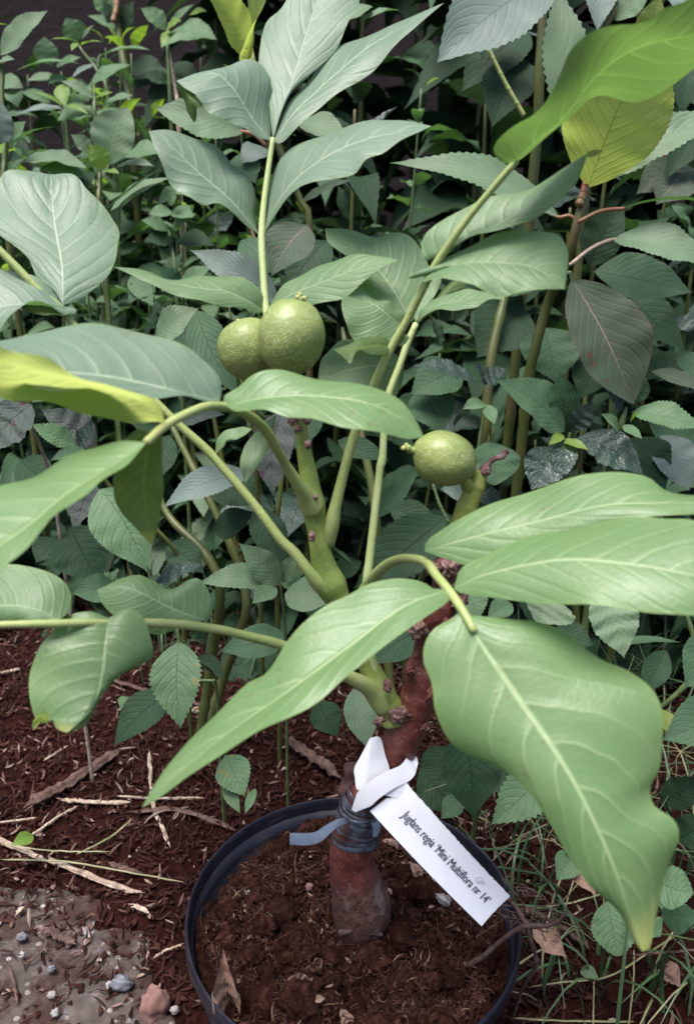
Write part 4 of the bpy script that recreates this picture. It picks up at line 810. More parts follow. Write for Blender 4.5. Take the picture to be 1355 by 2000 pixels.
plant('leafy stem at the top right corner with a yellow stalk and greyish leaves', 'balsam plant', [([(1222, -30, .84), (1195, 30, .84), (1165, 85, .85), (1150, 200, .9), (1150, 330, .97)], 9, 'balsam_stem', True)],
      [(1185, -60, 1166, 64, 66, .85, bgm, {'f': -.2}), (1200, 40, 1275, -30, 60, .84, bp), (1250, 85, 1290, -10, 50, .86, 'balsam_lit'), (1300, -10, 1390, 60, 60, .9, bgm), (1190, 70, 1250, 160, 60, .92, 'dark'), (1330, 340, 1280, 400, 90, .95, 'balsam_red'), (1355, 330, 1240, 380, 90, .97, 'balsam_red', {}), (1360, 250, 1300, 350, 60, .95, 'dark'), (1350, 100, 1330, 230, 60, 1.0, 'dark')])
plant('dark crinkled leaved plant in the middle of the right side shade', 'wild plant', [([(1112, 845, .84), (1108, 880, .85), (1100, 960, .87)], 6, 'balsam_stem', True)],
      [(1102, 842, 966, 742, 98, .84, bs, {'f': .1, 'n': 20, 'shape': .38}), (1104, 832, 1092, 724, 62, .85, bs, {'f': -.2}), (1112, 856, 1092, 946, 48, .83, cr_, {'f': -.1}), (1130, 852, 1256, 928, 86, .83, cr_, {'f': .1, 'n': 18, 'teeth': .02}), (1118, 840, 1158, 782, 40, .84, cr_), (1080, 872, 1036, 958, 78, .83, cr_, {'f': -.1, 'shape': .5}), (1095, 860, 1150, 880, 24, .83, 'young', {'f': .3}), (1100, 850, 1070, 870, 20, .83, 'young')])
plant('dull green plant with a round leaf right behind the dead twig tip', 'wild plant', [([(955, 850, .86), (950, 900, .87), (945, 980, .88)], 4, 'green_stem', True), ([(948, 790, .9), (930, 900, .9), (925, 990, .9)], 4, 'green_stem', True), ([(1010, 470, .96), (985, 580, .95), (960, 690, .94), (950, 790, .94), (945, 860, .95)], 11, 'balsam_stem', True)],
      [(952, 862, 965, 948, 94, .86, bs, {'shape': .55, 'sharp': .5, 'f': -.1}), (936, 750, 800, 716, 44, .86, cr_, {'f': .3}), (945, 748, 925, 715, 50, .88, cr_, {'f': .3}), (940, 745, 990, 720, 40, .88, cr_), (948, 790, 902, 800, 26, .86, 'nettle'), (950, 790, 965, 830, 26, .86, 'nettle'), (905, 970, 860, 955, 48, .86, bgm, {}), (900, 720, 800, 770, 90, .92, bs), (820, 760, 865, 850, 90, .93, bs), (845, 780, 790, 850, 90, .95, 'dark'), (925, 960, 985, 985, 40, .88, cr_)])
plant('toothed plant with a star of small leaves under the reddish drooping leaf', 'wild plant', [([(1222, 795, .82), (1215, 820, .82), (1205, 850, .83), (1190, 920, .85)], 8, 'green_stem', True)],
      [(1232, 805, 1375, 838, 70, .82, n_, {'f': .3, 'n': 18}), (1226, 790, 1252, 720, 50, .84, n_), (1215, 800, 1178, 740, 46, .83, cr_), (1208, 842, 1172, 808, 26, .81, n_), (1216, 830, 1254, 858, 22, .81, n_), (1230, 825, 1250, 805, 12, .81, 'young'), (1270, 725, 1390, 772, 40, .83, 'balsam_red', {'f': .2}), (1320, 700, 1400, 740, 60, .85, bs), (1240, 740, 1390, 700, 50, .88, 'dark')])
plant('shaded dull olive leaves low at the right above the broad leaflets', 'wild plant', [([(1240, 850, .95), (1250, 950, .96)], 7, 'balsam_stem', True)],
      [(1215, 860, 1300, 960, 120, .95, 'dark', {'f': -.1}), (1290, 850, 1345, 960, 90, .95, bgm, {'f': -.2}), (1270, 800, 1360, 900, 80, 1.0, bs), (1060, 640, 1085, 750, 120, .96, bs, {'f': -.2}), (1020, 600, 930, 700, 120, .98, 'dark'), (920, 610, 1030, 660, 130, 1.0, 'dark', {'f': -.2}), (960, 560, 1060, 560, 70, .98, bs), (1160, 700, 1130, 780, 70, .96, 'dark'), (1180, 880, 1260, 990, 90, .97, 'balsam')])
plant('rough leaved plant hanging under the right hand leaflets', 'wild plant', [([(1120, 1150, .78), (1125, 1220, .8), (1120, 1320, .83)], 8, 'balsam_stem', True), ([(1290, 1190, .82), (1330, 1180, .82), (1350, 1320, .83)], 5, 'green_stem', True)],
      [(1075, 1165, 1048, 1222, 110, .74, bp, {'f': -.2, 'crink': .05}), (1165, 1160, 1218, 1286, 92, .73, bp, {'f': -.2, 'crink': .05}), (1400, 1240, 1335, 1345, 90, .74, bs, {'f': 0}), (1420, 1380, 1290, 1446, 96, .70, bs, {'f': .1}), (1080, 1230, 1160, 1260, 60, .8, 'dark'), (1290, 1385, 1310, 1440, 36, .75, 'balsam_lit'), (1000, 1180, 950, 1210, 40, .7, n_), (905, 1150, 935, 1212, 60, .72, n_, {}), (1190, 1260, 1330, 1255, 26, .78, bs, {'f': .8, 'teeth': 0}), (1300, 1270, 1250, 1360, 50, .85, 'dark')])
plant('plant with a dark leaf pointing down beside the pot and a pale blistered leaf', 'wild plant', [([(905, 1400, .72), (925, 1470, .73), (940, 1540, .76)], 5, 'green_stem', True)],
      [(905, 1425, 922, 1598, 112, .69, 'dark', {'f': -.2, 'shape': .45, 'teeth': .006}), (1080, 1500, 957, 1612, 84, .66, 'nettle', {'f': .2, 'patch': 1}), (900, 1560, 860, 1600, 40, .74, n_), (820, 1500, 900, 1590, 80, .8, 'dark'), (960, 1480, 1040, 1560, 80, .78, 'dark'), (880, 1460, 820, 1540, 70, .84, 'dark')])
plant('low yellow green leaves among the grass at the lower right', 'wild plant', [([(1230, 1740, .66), (1240, 1790, .68)], 4, 'green_stem', True)],
      [(1185, 1760, 1205, 1868, 84, .62, 'nettle', {'f': -.1, 'shape': .5, 'sharp': .5}), (1280, 1720, 1352, 1745, 76, .63, 'nettle', {'shape': .5, 'sharp': .5}), (1290, 1790, 1370, 1790, 60, .66, bs), (1120, 1670, 1085, 1720, 50, .66, n_), (1260, 1810, 1290, 1830, 60, .62, n_), (1320, 1640, 1400, 1600, 70, .72, 'dark'), (1290, 1570, 1380, 1520, 60, .74, 'dark')])
plant('dark broad leaf standing behind the bent leaf stalk in the centre', 'balsam plant', [([(860, 1040, .78), (840, 1090, .8), (800, 1200, .83)], 7, 'balsam_stem', True), ([(668, 640, .92), (690, 760, .90), (705, 850, .89), (728, 960, .88), (738, 1060, .88)], 9, 'balsam_stem', True), ([(845, 945, .8), (858, 985, .8), (875, 1020, .8)], 4, 'green_stem')],
      [(870, 1010, 690, 1150, 110, .78, 'dark', {'f': .1}), (733, 1010, 820, 915, 40, .80, bs, {}), (836, 1228, 722, 1300, 78, .70, bs, {'f': .1, 'shape': .45}), (690, 1345, 718, 1464, 62, .68, bp, {'f': -.2}), (760, 990, 860, 1040, 60, .84, 'dark'), (660, 860, 760, 900, 46, .84, 'dark'), (700, 1180, 790, 1250, 80, .8, 'dark'), (830, 860, 900, 950, 90, .9, 'dark')])
plant('plant with hanging purplish crinkled leaf behind the green branch', 'balsam plant', [([(560, 780, .80), (555, 900, .82), (540, 1050, .84)], 5, 'balsam_stem', True)],
      [(552, 800, 533, 970, 78, .74, 'balsam_purple', {'f': -.3, 'n': 20}), (490, 925, 318, 992, 68, .78, bgm, {'f': .15, 'n': 18}), (430, 925, 500, 990, 90, .84, 'dark'), (500, 990, 560, 1110, 66, .80, 'dark', {'f': -.1}), (420, 1040, 500, 1000, 60, .86, 'dark'), (350, 830, 440, 810, 40, .76, 'balsam_purple', {'f': .1}), (620, 800, 560, 880, 80, .86, 'dark'), (330, 850, 300, 950, 60, .82, 'dark')])
plant('small pale green plant with a rosette of five toothed leaves by the branch fork', 'wild plant', [([(547, 1140, .68), (552, 1175, .69), (558, 1260, .71)], 3, 'green_stem', True)],
      [(546, 1142, 466, 1060, 56, .68, bp, {'f': -.05}), (540, 1134, 386, 1140, 56, .68, bp, {'f': .2}), (540, 1148, 492, 1180, 36, .665, 'nettle', {'f': .1}), (556, 1160, 640, 1178, 74, .68, bp, {'f': 0, 'shape': .5, 'sharp': .6}), (552, 1138, 585, 1075, 34, .69, bp), (548, 1138, 600, 1110, 40, .70, n_)])
plant('nettle like plant with dark saw edged leaves hanging above the bark mulch', 'wild plant', [([(345, 1235, .70), (385, 1290, .72), (420, 1330, .76)], 4, 'green_stem', True)],
      [(350, 1252, 354, 1424, 92, .68, n_, {'f': -.15, 's': (343, 1225), 'n': 18, 'shape': .38}), (340, 1348, 222, 1458, 76, .70, 'dark', {'f': .3, 's': (420, 1330)}), (440, 1475, 478, 1556, 66, .72, n_, {'f': 0}), (560, 1242, 428, 1272, 70, .76, bs, {'f': .2}), (265, 1365, 240, 1395, 46, .72, n_), (440, 1520, 470, 1590, 26, .72, n_, {}), (500, 1540, 478, 1592, 16, .70, n_), (390, 1280, 440, 1330, 30, .78, 'dark'), (620, 1370, 660, 1440, 60, .8, 'dark')], name='nettle_plant')
plant('large green leaf drooping behind the left stalk beside the hanging leaflet', 'balsam plant', [([(200, 900, .78), (215, 950, .79), (330, 1060, .82), (350, 1120, .84)], 5, 'balsam_stem', True), ([(270, 860, .92), (325, 1000, .90), (400, 1080, .88), (430, 1160, .88)], 9, 'balsam_stem', True), ([(330, 820, .95), (430, 1020, .92), (470, 1120, .92), (480, 1200, .92)], 9, 'balsam_stem', True)],
      [(196, 955, 288, 1118, 120, .70, 'nettle', {'f': -.1, 'teeth': .008, 'n': 20}), (180, 940, 150, 1030, 60, .72, 'balsam_purple', {}), (140, 1030, 200, 1140, 110, .80, 'dark'), (230, 1150, 140, 1160, 60, .74, bs), (268, 1125, 264, 1068, 22, .72, cr_), (305, 1135, 398, 1102, 44, .72, cr_, {'f': .3, 'crink': .1}), (110, 1050, 70, 1100, 60, .8, 'dark'), (330, 1060, 400, 1120, 60, .84, 'dark')])
plant('purplish grey leaved plant at the left edge below the big leaflets', 'balsam plant', [([(60, 830, .72), (90, 900, .75), (110, 990, .78)], 4, 'dry', True)],
      [(62, 790, -30, 890, 100, .72, 'balsam_purple', {'f': -.1, 'n': 18}), (150, 868, 60, 828, 44, .70, n_, {'f': .1}), (190, 870, 80, 800, 70, .74, 'balsam_purple', {'f': 0}), (155, 876, 180, 830, 40, .72, cr_), (165, 875, 98, 900, 30, .70, bs, {}), (40, 900, 110, 960, 70, .8, 'dark'), (130, 930, 50, 990, 60, .82, 'dark')])
plant('dusky serrated leaves crowding behind the two nuts', 'balsam plant', [([(560, 560, .86), (540, 640, .87), (500, 760, .88)], 5, 'balsam_stem', True)],
      [(546, 592, 370, 488, 74, .66, 'balsam_grey', {'f': -.1, 'n': 22, 'bend': .10}), (305, 660, 389, 602, 70, .72, bp, {'f': -.1}), (384, 606, 468, 775, 76, .70, bs, {'f': -.15}), (600, 440, 530, 540, 96, .84, 'balsam_red', {'f': -.1}), (640, 470, 560, 600, 96, .9, 'dark'), (470, 470, 560, 540, 70, .86, bs), (640, 700, 770, 720, 90, .72, bs), (330, 700, 420, 780, 70, .8, bs), (380, 640, 300, 720, 80, .82, 'dark')])
plant('pair of pointed mint like shoots under the upper left compound leaf', 'wild plant', [([(330, 450, 1.2), (335, 480, 1.2), (345, 560, 1.2)], 4, 'green_stem', True)],
      [(330, 450, 275, 430, 32, 1.2, n_), (335, 445, 385, 418, 32, 1.2, n_), (340, 470, 280, 470, 40, 1.2, 'dark'), (345, 470, 420, 480, 44, 1.22, 'dark'), (330, 400, 345, 362, 40, 1.18, n_), (335, 412, 290, 420, 34, 1.18, n_), (335, 412, 380, 425, 36, 1.19, n_), (350, 560, 415, 520, 40, 1.15, n_), (350, 560, 310, 520, 40, 1.15, bs), (300, 560, 250, 590, 46, 1.1, bs), (255, 540, 300, 600, 40, 1.1, n_)], name='nettle_plant')

# ------------------------------------------------------------------ the rest of the thicket: whole plants with paired leaves
protos = {}
def proto(m, k):
    if (m, k) not in protos:
        te = TEETH.get(m, .012)
        V, F, UV = simple_leaf((0, 0, 0), (1, 0, 0), (.42, .52, .46, .34, .60, .38, .48)[k], (0, 0, 1), bend=(.10, .16, .06, .2, .12, .02, .25)[k], cup=(.14, .06, .18, .1, .04, .26, .12)[k], droop=(.15, .3, .1, .45, .2, .05, .6)[k], shape=(.42, .46, .38, .5, .44, .36, .48)[k], teeth=te, nu=33, seed=k * 7, wave=(.05, .03, .09, .04, .06, .07, .05)[k], crink=.04 if m == 'crinkled' else (0, 0, .015, 0, .02, 0, .01)[k], sharp=(.85, .7, 1., .9, .65, 1., .8)[k])
        ob = mesh('leaf', V, F, MT[m], None, UV, centre=False); me = ob.data; bpy.data.objects.remove(ob); protos[(m, k)] = me
    return protos[(m, k)]
ORD = 'leftmost,second from the left,third from the left,fourth from the left,fifth from the left,sixth from the left,seventh from the left,eighth from the left,ninth from the left,tenth from the left,eleventh from the left,twelfth from the left,thirteenth from the left,fourteenth from the left,fifteenth from the left,sixteenth from the left,seventeenth from the left,eighteenth from the left,nineteenth from the left,twentieth from the left,twenty first from the left,twenty second from the left'.split(',')
_cnt = {}
def thicket(x, y, hgt_, size, mats, label, group, pairs=10, name='balsam_plant', smat='balsam_stem', srad=.006, shoots=1, spread=.10):
    root = empty(name, (x, y, 0)); _cnt[group] = _cnt.get(group, 0) + 1; tag(root, label % ORD[_cnt[group] - 1], 'wild plant', group)
    for sh in range(shoots):
        hh = hgt_ * (1 if sh == 0 else random.uniform(.55, .92)); sa = random.uniform(0, 6.28); sp2 = spread * (0 if shoots == 1 else random.uniform(.6, 1.3))
        b = np.array([x, y, -.01]); top = np.array([x + math.cos(sa) * sp2, y + math.sin(sa) * sp2, hh]); mid = b * .5 + top * .5 + np.array([math.cos(sa) * sp2 * .4 + random.uniform(-.02, .02), math.sin(sa) * sp2 * .4, 0])
        q = crom([b, mid, top], 30); tube('stem', q, np.linspace(srad, srad * .4, 30), MT[smat], root, n=30, sides=8)
        a0 = random.uniform(0, 3.14)
        for i in range(pairs):
            u = .10 + (i / (pairs - 1)) ** .8 * .90; p = q[min(29, int(u * 29))]; a0 += 1.57 + random.uniform(-.4, .4)
            for s_ in (0, 1):
                if random.random() < .06: continue
                a = a0 + s_ * math.pi + random.uniform(-.35, .35); L = size * (1.08 - .68 * u ** 4) * random.uniform(.65, 1.2)
                el = -.2 + 1.0 * u ** 4 + random.uniform(-.4, .3)
                d = Vector((math.cos(a) * math.cos(el), math.sin(a) * math.cos(el), math.sin(el))); zz = Vector((0, 0, 1)); sdv = zz.cross(d).normalized(); nn = d.cross(sdv)
                ro = random.uniform(-.5, .5); sdv, nn = sdv * math.cos(ro) + nn * math.sin(ro), nn * math.cos(ro) - sdv * math.sin(ro)
                m_ = random.choice(mats); m_ = 'young' if (u > .97 and m_ == 'nettle') else m_
                ob = bpy.data.objects.new('leaf', proto(m_, random.randrange(7))); sc.collection.objects.link(ob); ob.parent = root
                o = Vector([float(c) for c in p]) + d * .010 - root.location; W_ = L * random.uniform(.8, 1.15)
                ob.matrix_local = Matrix(((d.x * L, sdv.x * W_, nn.x * L, o.x), (d.y * L, sdv.y * W_, nn.y * L, o.y), (d.z * L, sdv.z * W_, nn.z * L, o.z), (0, 0, 0, 1)))
    return root
# rows of plants, each row built from left to right
def row(n, x0, dx, y0, y1, h0, h1, size, mats, label, group, pairs, slope=0, **k):
    for i in range(n):
        x = x0 + i * dx + random.uniform(-.03, .03); y = random.uniform(y0, y1) + slope * i
        thicket(x, y, random.uniform(h0, h1), size * random.uniform(.85, 1.15), mats, label, group, pairs=pairs, **k)
sm = dict(name='nettle_plant', smat='green_stem', srad=.004)
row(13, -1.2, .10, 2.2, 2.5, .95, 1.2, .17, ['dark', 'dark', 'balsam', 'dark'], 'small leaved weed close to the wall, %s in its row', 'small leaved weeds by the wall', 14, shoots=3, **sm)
row(15, -1.0, .078, 1.7, 2.1, .74, 1.02, .12, ['nettle', 'nettle', 'nettle', 'balsam_pale', 'balsam'], 'small leaved weed at the upper left, %s in the back row', 'small leaved weeds in the back row', 15, shoots=3, **sm)
row(10, -.62, .07, 1.3, 1.5, .40, .66, .10, ['nettle', 'balsam', 'balsam_pale', 'balsam'], 'toothed weed behind the left leaflets, %s of its row', 'toothed weeds behind the left leaflets', 14, shoots=3, **sm)
row(9, -.80, .075, 1.58, 1.85, .84, 1.02, .13, ['nettle', 'nettle', 'balsam_pale', 'nettle'], 'taller pale toothed weed at the upper left, %s of its row', 'taller pale weeds at the upper left', 15, shoots=3, **sm)
row(14, -.86, .075, 1.5, 1.85, .62, .90, .10, ['nettle', 'nettle', 'nettle', 'balsam_pale', 'balsam'], 'green weed in the loose left mass, %s of its row', 'green weeds between the rows at the left', 16, shoots=3, **sm)
row(13, -.74, .074, 1.35, 1.65, .46, .76, .095, ['nettle', 'dark', 'dark', 'balsam'], 'shaded small leaved weed of the left side, %s in the middle row', 'small leaved weeds in the middle row', 13, shoots=3, **sm)
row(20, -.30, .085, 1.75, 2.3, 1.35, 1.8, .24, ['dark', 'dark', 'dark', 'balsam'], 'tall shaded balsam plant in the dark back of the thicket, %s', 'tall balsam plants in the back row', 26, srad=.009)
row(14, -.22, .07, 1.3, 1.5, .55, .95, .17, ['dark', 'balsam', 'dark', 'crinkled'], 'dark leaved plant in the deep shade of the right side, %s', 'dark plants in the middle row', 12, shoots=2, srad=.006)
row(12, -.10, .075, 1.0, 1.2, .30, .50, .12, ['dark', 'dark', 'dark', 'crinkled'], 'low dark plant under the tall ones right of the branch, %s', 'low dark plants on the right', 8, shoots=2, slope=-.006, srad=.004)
for i in range(13):
    x = -.70 + i * .11 + random.uniform(-.03, .03); y = 1.17 + random.uniform(-.03, .12) - max(0, i - 5) * .03
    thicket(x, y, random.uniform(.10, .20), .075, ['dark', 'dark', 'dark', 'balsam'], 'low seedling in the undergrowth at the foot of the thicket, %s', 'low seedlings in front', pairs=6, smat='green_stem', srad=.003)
# leafless lower stalks leaning in the shade
for i, (x, y, tx, ty, h) in enumerate([(-.16, 1.2, -.24, 1.25, .35), (-.10, 1.16, -.2, 1.3, .4), (-.05, 1.25, -.02, 1.3, .45), (.06, 1.2, .04, 1.3, .5), (.2, 1.15, .22, 1.25, .5), (-.22, 1.28, -.3, 1.3, .36), (.33, 1.1, .36, 1.2, .45)]):
    o = tube('old_stalk', [(x, y, -.01), ((x + tx) / 2 + .01, (y + ty) / 2, h * .5), (tx, ty, h + .12)], [.008, .006, .0015], MT['balsam_stem'], None, n=30, sides=10, bump=.1)
    tag(o, 'bare yellowish stalk leaning in the shade behind the branch, ' + ['second from the left', 'third from the left', 'fourth from the left', 'fifth from the left', 'sixth from the left', 'the leftmost', 'the rightmost'][i], 'stalk', 'bare stalks in the undergrowth')

# ------------------------------------------------------------------ grass and undergrowth (uncountable)
def blades(n, pos, h0, h1, w0, w1, flat=.5, seed=1):
    rs = np.random.default_rng(seed); V, F, UV = [], [], []
    for k in range(n):
        c = pos(rs); a = rs.uniform(0, 6.283); h = rs.uniform(h0, h1); w_ = rs.uniform(w0, w1); ln = rs.uniform(.1, 1.) * flat
        d = np.array([math.cos(a), math.sin(a), 0]); s_ = np.array([-math.sin(a), math.cos(a), 0]); o = len(V); sg = 8
        for i in range(sg):
            u = i / (sg - 1); th = ln * 1.5 * u
            p = c + d * h * math.sin(th) * u * .9 + np.array([0, 0, 1]) * h * u * math.cos(th * .95) + s_ * .08 * h * math.sin(u * 3 + k)
            ww = w_ * (1 - u ** 1.8) + .0002
            V += [p - s_ * ww, p + np.array([0, 0, -.25 * ww]) + d * ww * .3, p + s_ * ww]; UV += [(u, 0), (u, .5), (u, 1)]
        F += grid_faces(sg, 3, o)
    return np.array(V), F, UV
def gp(x0, x1, y0, y1):
    def f(rs):
        while True:
            x, y = rs.uniform(x0, x1), rs.uniform(y0, y1)
            if math.hypot(x - PC[0], y - PC[1]) > .135: return np.array([x, y, gh(x, y)])
    return f
a = blades(330, gp(.15, .62, .48, 1.1), .06, .17, .0009, .0022, 1.0, 1); b = blades(34, gp(.17, .5, .42, .8), .12, .24, .0010, .0022, 1.2, 2); c = blades(900, gp(-.35, .7, 1.0, 1.5), .06, .2, .0008, .002, .9, 3)
e_ = blades(75, gp(.14, .5, .42, 1.0), .06, .20, .0004, .0009, 1.3, 6)
V, F, UV, mi = join([(*a, 0), (*b, 0), (*c, 0), (*e_, 1)]); tag(mesh('grass', V, F, [MT['grass'], MT['straw']], uv=UV, mi=mi, centre=False), 'thin dark green grass growing low at the foot of the thicket', 'grass', kind='stuff')

# ------------------------------------------------------------------ stalks, twigs and leaves lying about
def lay(name, label, cat, pts, rpx, mat, h=.006, hs=None, group=None, **k):
    W = []; 
    for i, (x, y) in enumerate(pts):
        g_ = G(x, y, h); W.append([g_[0], g_[1], max(gh(g_[0], g_[1]), -.002) + (hs[i] if hs else h)])
    n = len(W); dd = np.dot(np.array(W[0]) - CAM, FW); rr0 = pr(rpx * .9, dd); k.clear()
    q = crom(np.array(W), 34); T = nrm(np.gradient(q, axis=0)); sg = 9; V = []; seed = pts[0][0] * .37 + pts[0][1] * .11
    fac = [.55 + .6 * abs(noise.noise(Vector((seed, j * 1.7, 3)))) * 2 for j in range(sg)]; a_ = nrm(np.cross(T[0], [0, 0, 1.]))
    for i in range(34):
        a_ = nrm(a_ - T[i] * np.dot(a_, T[i])); b_ = np.cross(T[i], a_); en = min(1, (i + .6) / 2.5, (33.6 - i) / 3.5)
        wig = a_ * rr0 * .5 * noise.noise(Vector((i * .35, seed, 0))) + b_ * rr0 * .5 * noise.noise(Vector((i * .35, seed, 9)))
        for j in range(sg):
            th = 2 * math.pi * j / sg; f_ = fac[j] * (1 + .35 * noise.noise(Vector((i * .5, j * 2.3, seed)))) * (1 if i not in (0, 33) else .3 + .7 * abs(noise.noise(Vector((j * 3., seed, 1)))))
            shift = T[i] * rr0 * 3.0 * noise.noise(Vector((j * 1.9, seed, 5))) * (1 if i in (0, 33) else 0)
            V.append(q[i] + wig + shift + (a_ * math.cos(th) + b_ * math.sin(th) * .65) * rr0 * f_ * en)
    return tag(mesh(name, V, grid_faces(34, sg, wrap=True), MT[mat], None, [(i / 33, j / sg) for i in range(34) for j in range(sg)], smooth=(mat == 'straw')), label, cat, group)
lay('twig', 'thick brown twig lying at the left under the low leaflet', 'twig', [(62, 1575), (140, 1522), (235, 1462)], 15, 'twig', .012)
lay('dry_stalk', 'pale split stalk lying level right of the thick brown twig', 'dry stalk', [(120, 1562), (190, 1568), (255, 1576)], 7, 'dry')
lay('dry_stalk', 'long pale stalk running from the left edge down towards the pot', 'dry stalk', [(-20, 1640), (60, 1662), (150, 1695), (215, 1722), (280, 1748)], 6.5, 'dry')
lay('dry_stalk', 'thin pale stalk slanting up to the level split stalk', 'dry stalk', [(62, 1630), (105, 1600), (152, 1572)], 4, 'dry')
lay('dry_stalk', 'thin stalk reaching in from the left edge below the brown twig', 'dry stalk', [(-10, 1616), (35, 1608), (75, 1602)], 3.5, 'dry')
lay('dry_stalk', 'upright pale stalk pointing down between the mulch and the pot', 'dry stalk', [(292, 1470), (298, 1562), (316, 1620), (332, 1660)], 5.5, 'dry')
lay('dry_stalk', 'brown stalk ending against the upper left pot rim', 'dry stalk', [(262, 1588), (340, 1592), (400, 1606), (455, 1625)], 6, 'twig')
lay('dry_stalk', 'straight pale stalk under the tip of the long leaflet', 'dry stalk', [(230, 1562), (310, 1560), (400, 1566)], 4, 'dry')
lay('dry_stalk', 'short broken stalk left of the pot in the mulch', 'dry stalk', [(215, 1683), (245, 1695), (275, 1708)], 8, 'twig')
lay('dry_stalk', 'short pale stalk touching the left pot rim', 'dry stalk', [(302, 1870), (330, 1860), (358, 1850)], 4, 'dry')
lay('dry_stalk', 'stubby grey brown stalk piece on the edge of the concrete', 'dry stalk', [(90, 1812), (118, 1826), (146, 1840)], 9, 'twig')
lay('dry_stalk', 'small hooked stalk left of the pot below the long pale stalk', 'dry stalk', [(256, 1770), (275, 1780), (290, 1788)], 6, 'dry')
lay('dry_stalk', 'small pale chip standing by the long pale stalk', 'dry stalk', [(35, 1780), (46, 1768)], 5, 'dry')
lay('dry_stalk', 'thin dark stem at the lower left corner', 'dry stalk', [(-5, 1858), (20, 1895), (35, 1955)], 3, 'twig')
lay('dry_stalk', 'reddish stalk lying behind the long leaflet on the mulch', 'dry stalk', [(215, 1328), (270, 1342), (330, 1358), (420, 1390)], 6, 'twig')
lay('dry_stalk', 'pale reddish stalk below the nettle like leaf', 'dry stalk', [(300, 1380), (350, 1390), (410, 1392)], 5, 'dry')
lay('dry_stalk', 'forked thin twig on the left side of the mulch', 'dry stalk', [(45, 1880), (75, 1862), (90, 1835), (72, 1818)], 3, 'twig')
lay('dry_stalk', 'thick torn stalk behind the pot left of the trunk', 'dry stalk', [(560, 1450), (610, 1480), (660, 1512)], 13, 'twig', .015)
lay('dry_stalk', 'short pale splinter near the left picture edge above the leaflet', 'dry stalk', [(0, 1318), (22, 1310), (42, 1303)], 5, 'dry')
lay('dry_stalk', 'thin splinter crossing the mulch left of the nettle like leaf', 'dry stalk', [(88, 1488), (112, 1470), (132, 1455)], 2.5, 'dry')
lay('dry_stalk', 'thick torn brown stalk lying right of the pot', 'dry stalk', [(1040, 1785), (1090, 1808), (1150, 1850)], 11, 'twig', .010)
lay('dry_stalk', 'thin reddish stem reaching the right edge beside the leaflet tip', 'dry stalk', [(1240, 1862), (1300, 1856), (1370, 1850)], 3, 'twig', .03)
for i, (pts, lb) in enumerate([([(1040, 1780), (1120, 1768), (1190, 1750)], 'green grass stalk right of the pot level with the label corner'), ([(1010, 1880), (1080, 1840), (1130, 1810)], 'green grass stalk leaning against the right pot rim'), ([(1030, 1925), (1100, 1915), (1185, 1905), (1260, 1862), (1360, 1800)], 'long pale grass stalk crossing to the right edge'),
                  ([(1238, 1850), (1236, 1920), (1226, 2010)], 'upright pale grass stalk under the leaflet tip'), ([(1160, 1905), (1158, 2010)], 'upright green grass stalk at the bottom right'), ([(960, 1680), (1010, 1640), (1075, 1610)], 'pale grass stalk behind the right pot rim'), ([(950, 1660), (1000, 1650), (1060, 1630)], 'second pale grass stalk crossing behind the rim'),
                  ([(870, 1548), (915, 1580), (958, 1605)], 'grass stalk arching between the pot and the dark leaf'), ([(0, 1650), (100, 1658), (215, 1660)], 'long green grass stalk crossing the pale stalk at the left'), ([(0, 1675), (130, 1680), (260, 1705), (360, 1728)], 'longest thin grass stalk reaching the left pot rim'), ([(150, 1665), (210, 1635), (258, 1608)], 'short dark grass stalk rising to the right on the mulch'), ([(1000, 1985), (1100, 1990), (1240, 1992)], 'brown grass stalk lying along the bottom right')]):
    lay('grass_stalk', lb, 'grass stalk', pts, 2.2, 'straw', .012, bump=.05)
# twigs reaching out of the pot on the right
o = tube('root_twig', PX([(850, 1888, .545), (900, 1888, .538), (940, 1870, .53), (975, 1840, .522), (1010, 1815, .515), (1032, 1808, .51), (1070, 1808, .508), (1092, 1798, .506), (1103, 1782, .504)]), [pr(r, .53) for r in (5, 5, 5, 4.5, 4.5, 5.5, 4, 4, 3)], MT['twig'], None, n=80, sides=9, bump=.45, freq=180)
tag(o, 'grey brown woody root rising from the soil over the right pot rim', 'root')
o = tube('root_twig', PX([(990, 1752, .535), (1010, 1775, .528), (1028, 1808, .517), (1040, 1850, .52), (1046, 1885, .53), (1020, 1930, .56), (1000, 1990, .59)]), [pr(r, .53) for r in (3, 4, 4, 3.5, 5, 4, 2)], MT['twig'], None, n=80, sides=9, bump=.4, freq=180)
tag(o, 'thin dark root hanging down outside the right pot rim', 'root')
o = tube('root_twig', PX([(665, 1822, .55), (690, 1816, .545), (720, 1820, .545), (745, 1826, .55)]), [pr(r, .55) for r in (7, 6, 6, 4)], MT['twig'], None, n=50, sides=9, bump=.4, freq=180)
tag(o, 'short curved root crossing the foot of the trunk', 'root')
o = tube('root_twig', PX([(688, 1895, .568), (706, 1875, .562), (720, 1862, .558)]), [pr(r, .55) for r in (4, 5, 5)], MT['twig'], None, n=30, sides=9, bump=.4, freq=180)
tag(o, 'small root stub at the base of the trunk in the soil', 'root')
rs = np.random.default_rng(12); parts = []
for k in range(26):
    x, y = rs.uniform(985, 1065), rs.uniform(1735, 1800); p = [(x, y, .53)]
    for j in range(4): x += rs.normal(0, 16); y += rs.normal(0, 13); p.append((x, y, .53 + rs.normal(0, .006)))
    parts.append(tube_data(PX(p), [pr(1.3, .53)] * 5, n=24, sides=5))
V, F, UV, mi = join(parts); tag(mesh('root_tuft', V, F, MT['twig'], uv=UV), 'tangle of fine dark roots on the pot rim by the label corner', 'root tuft')
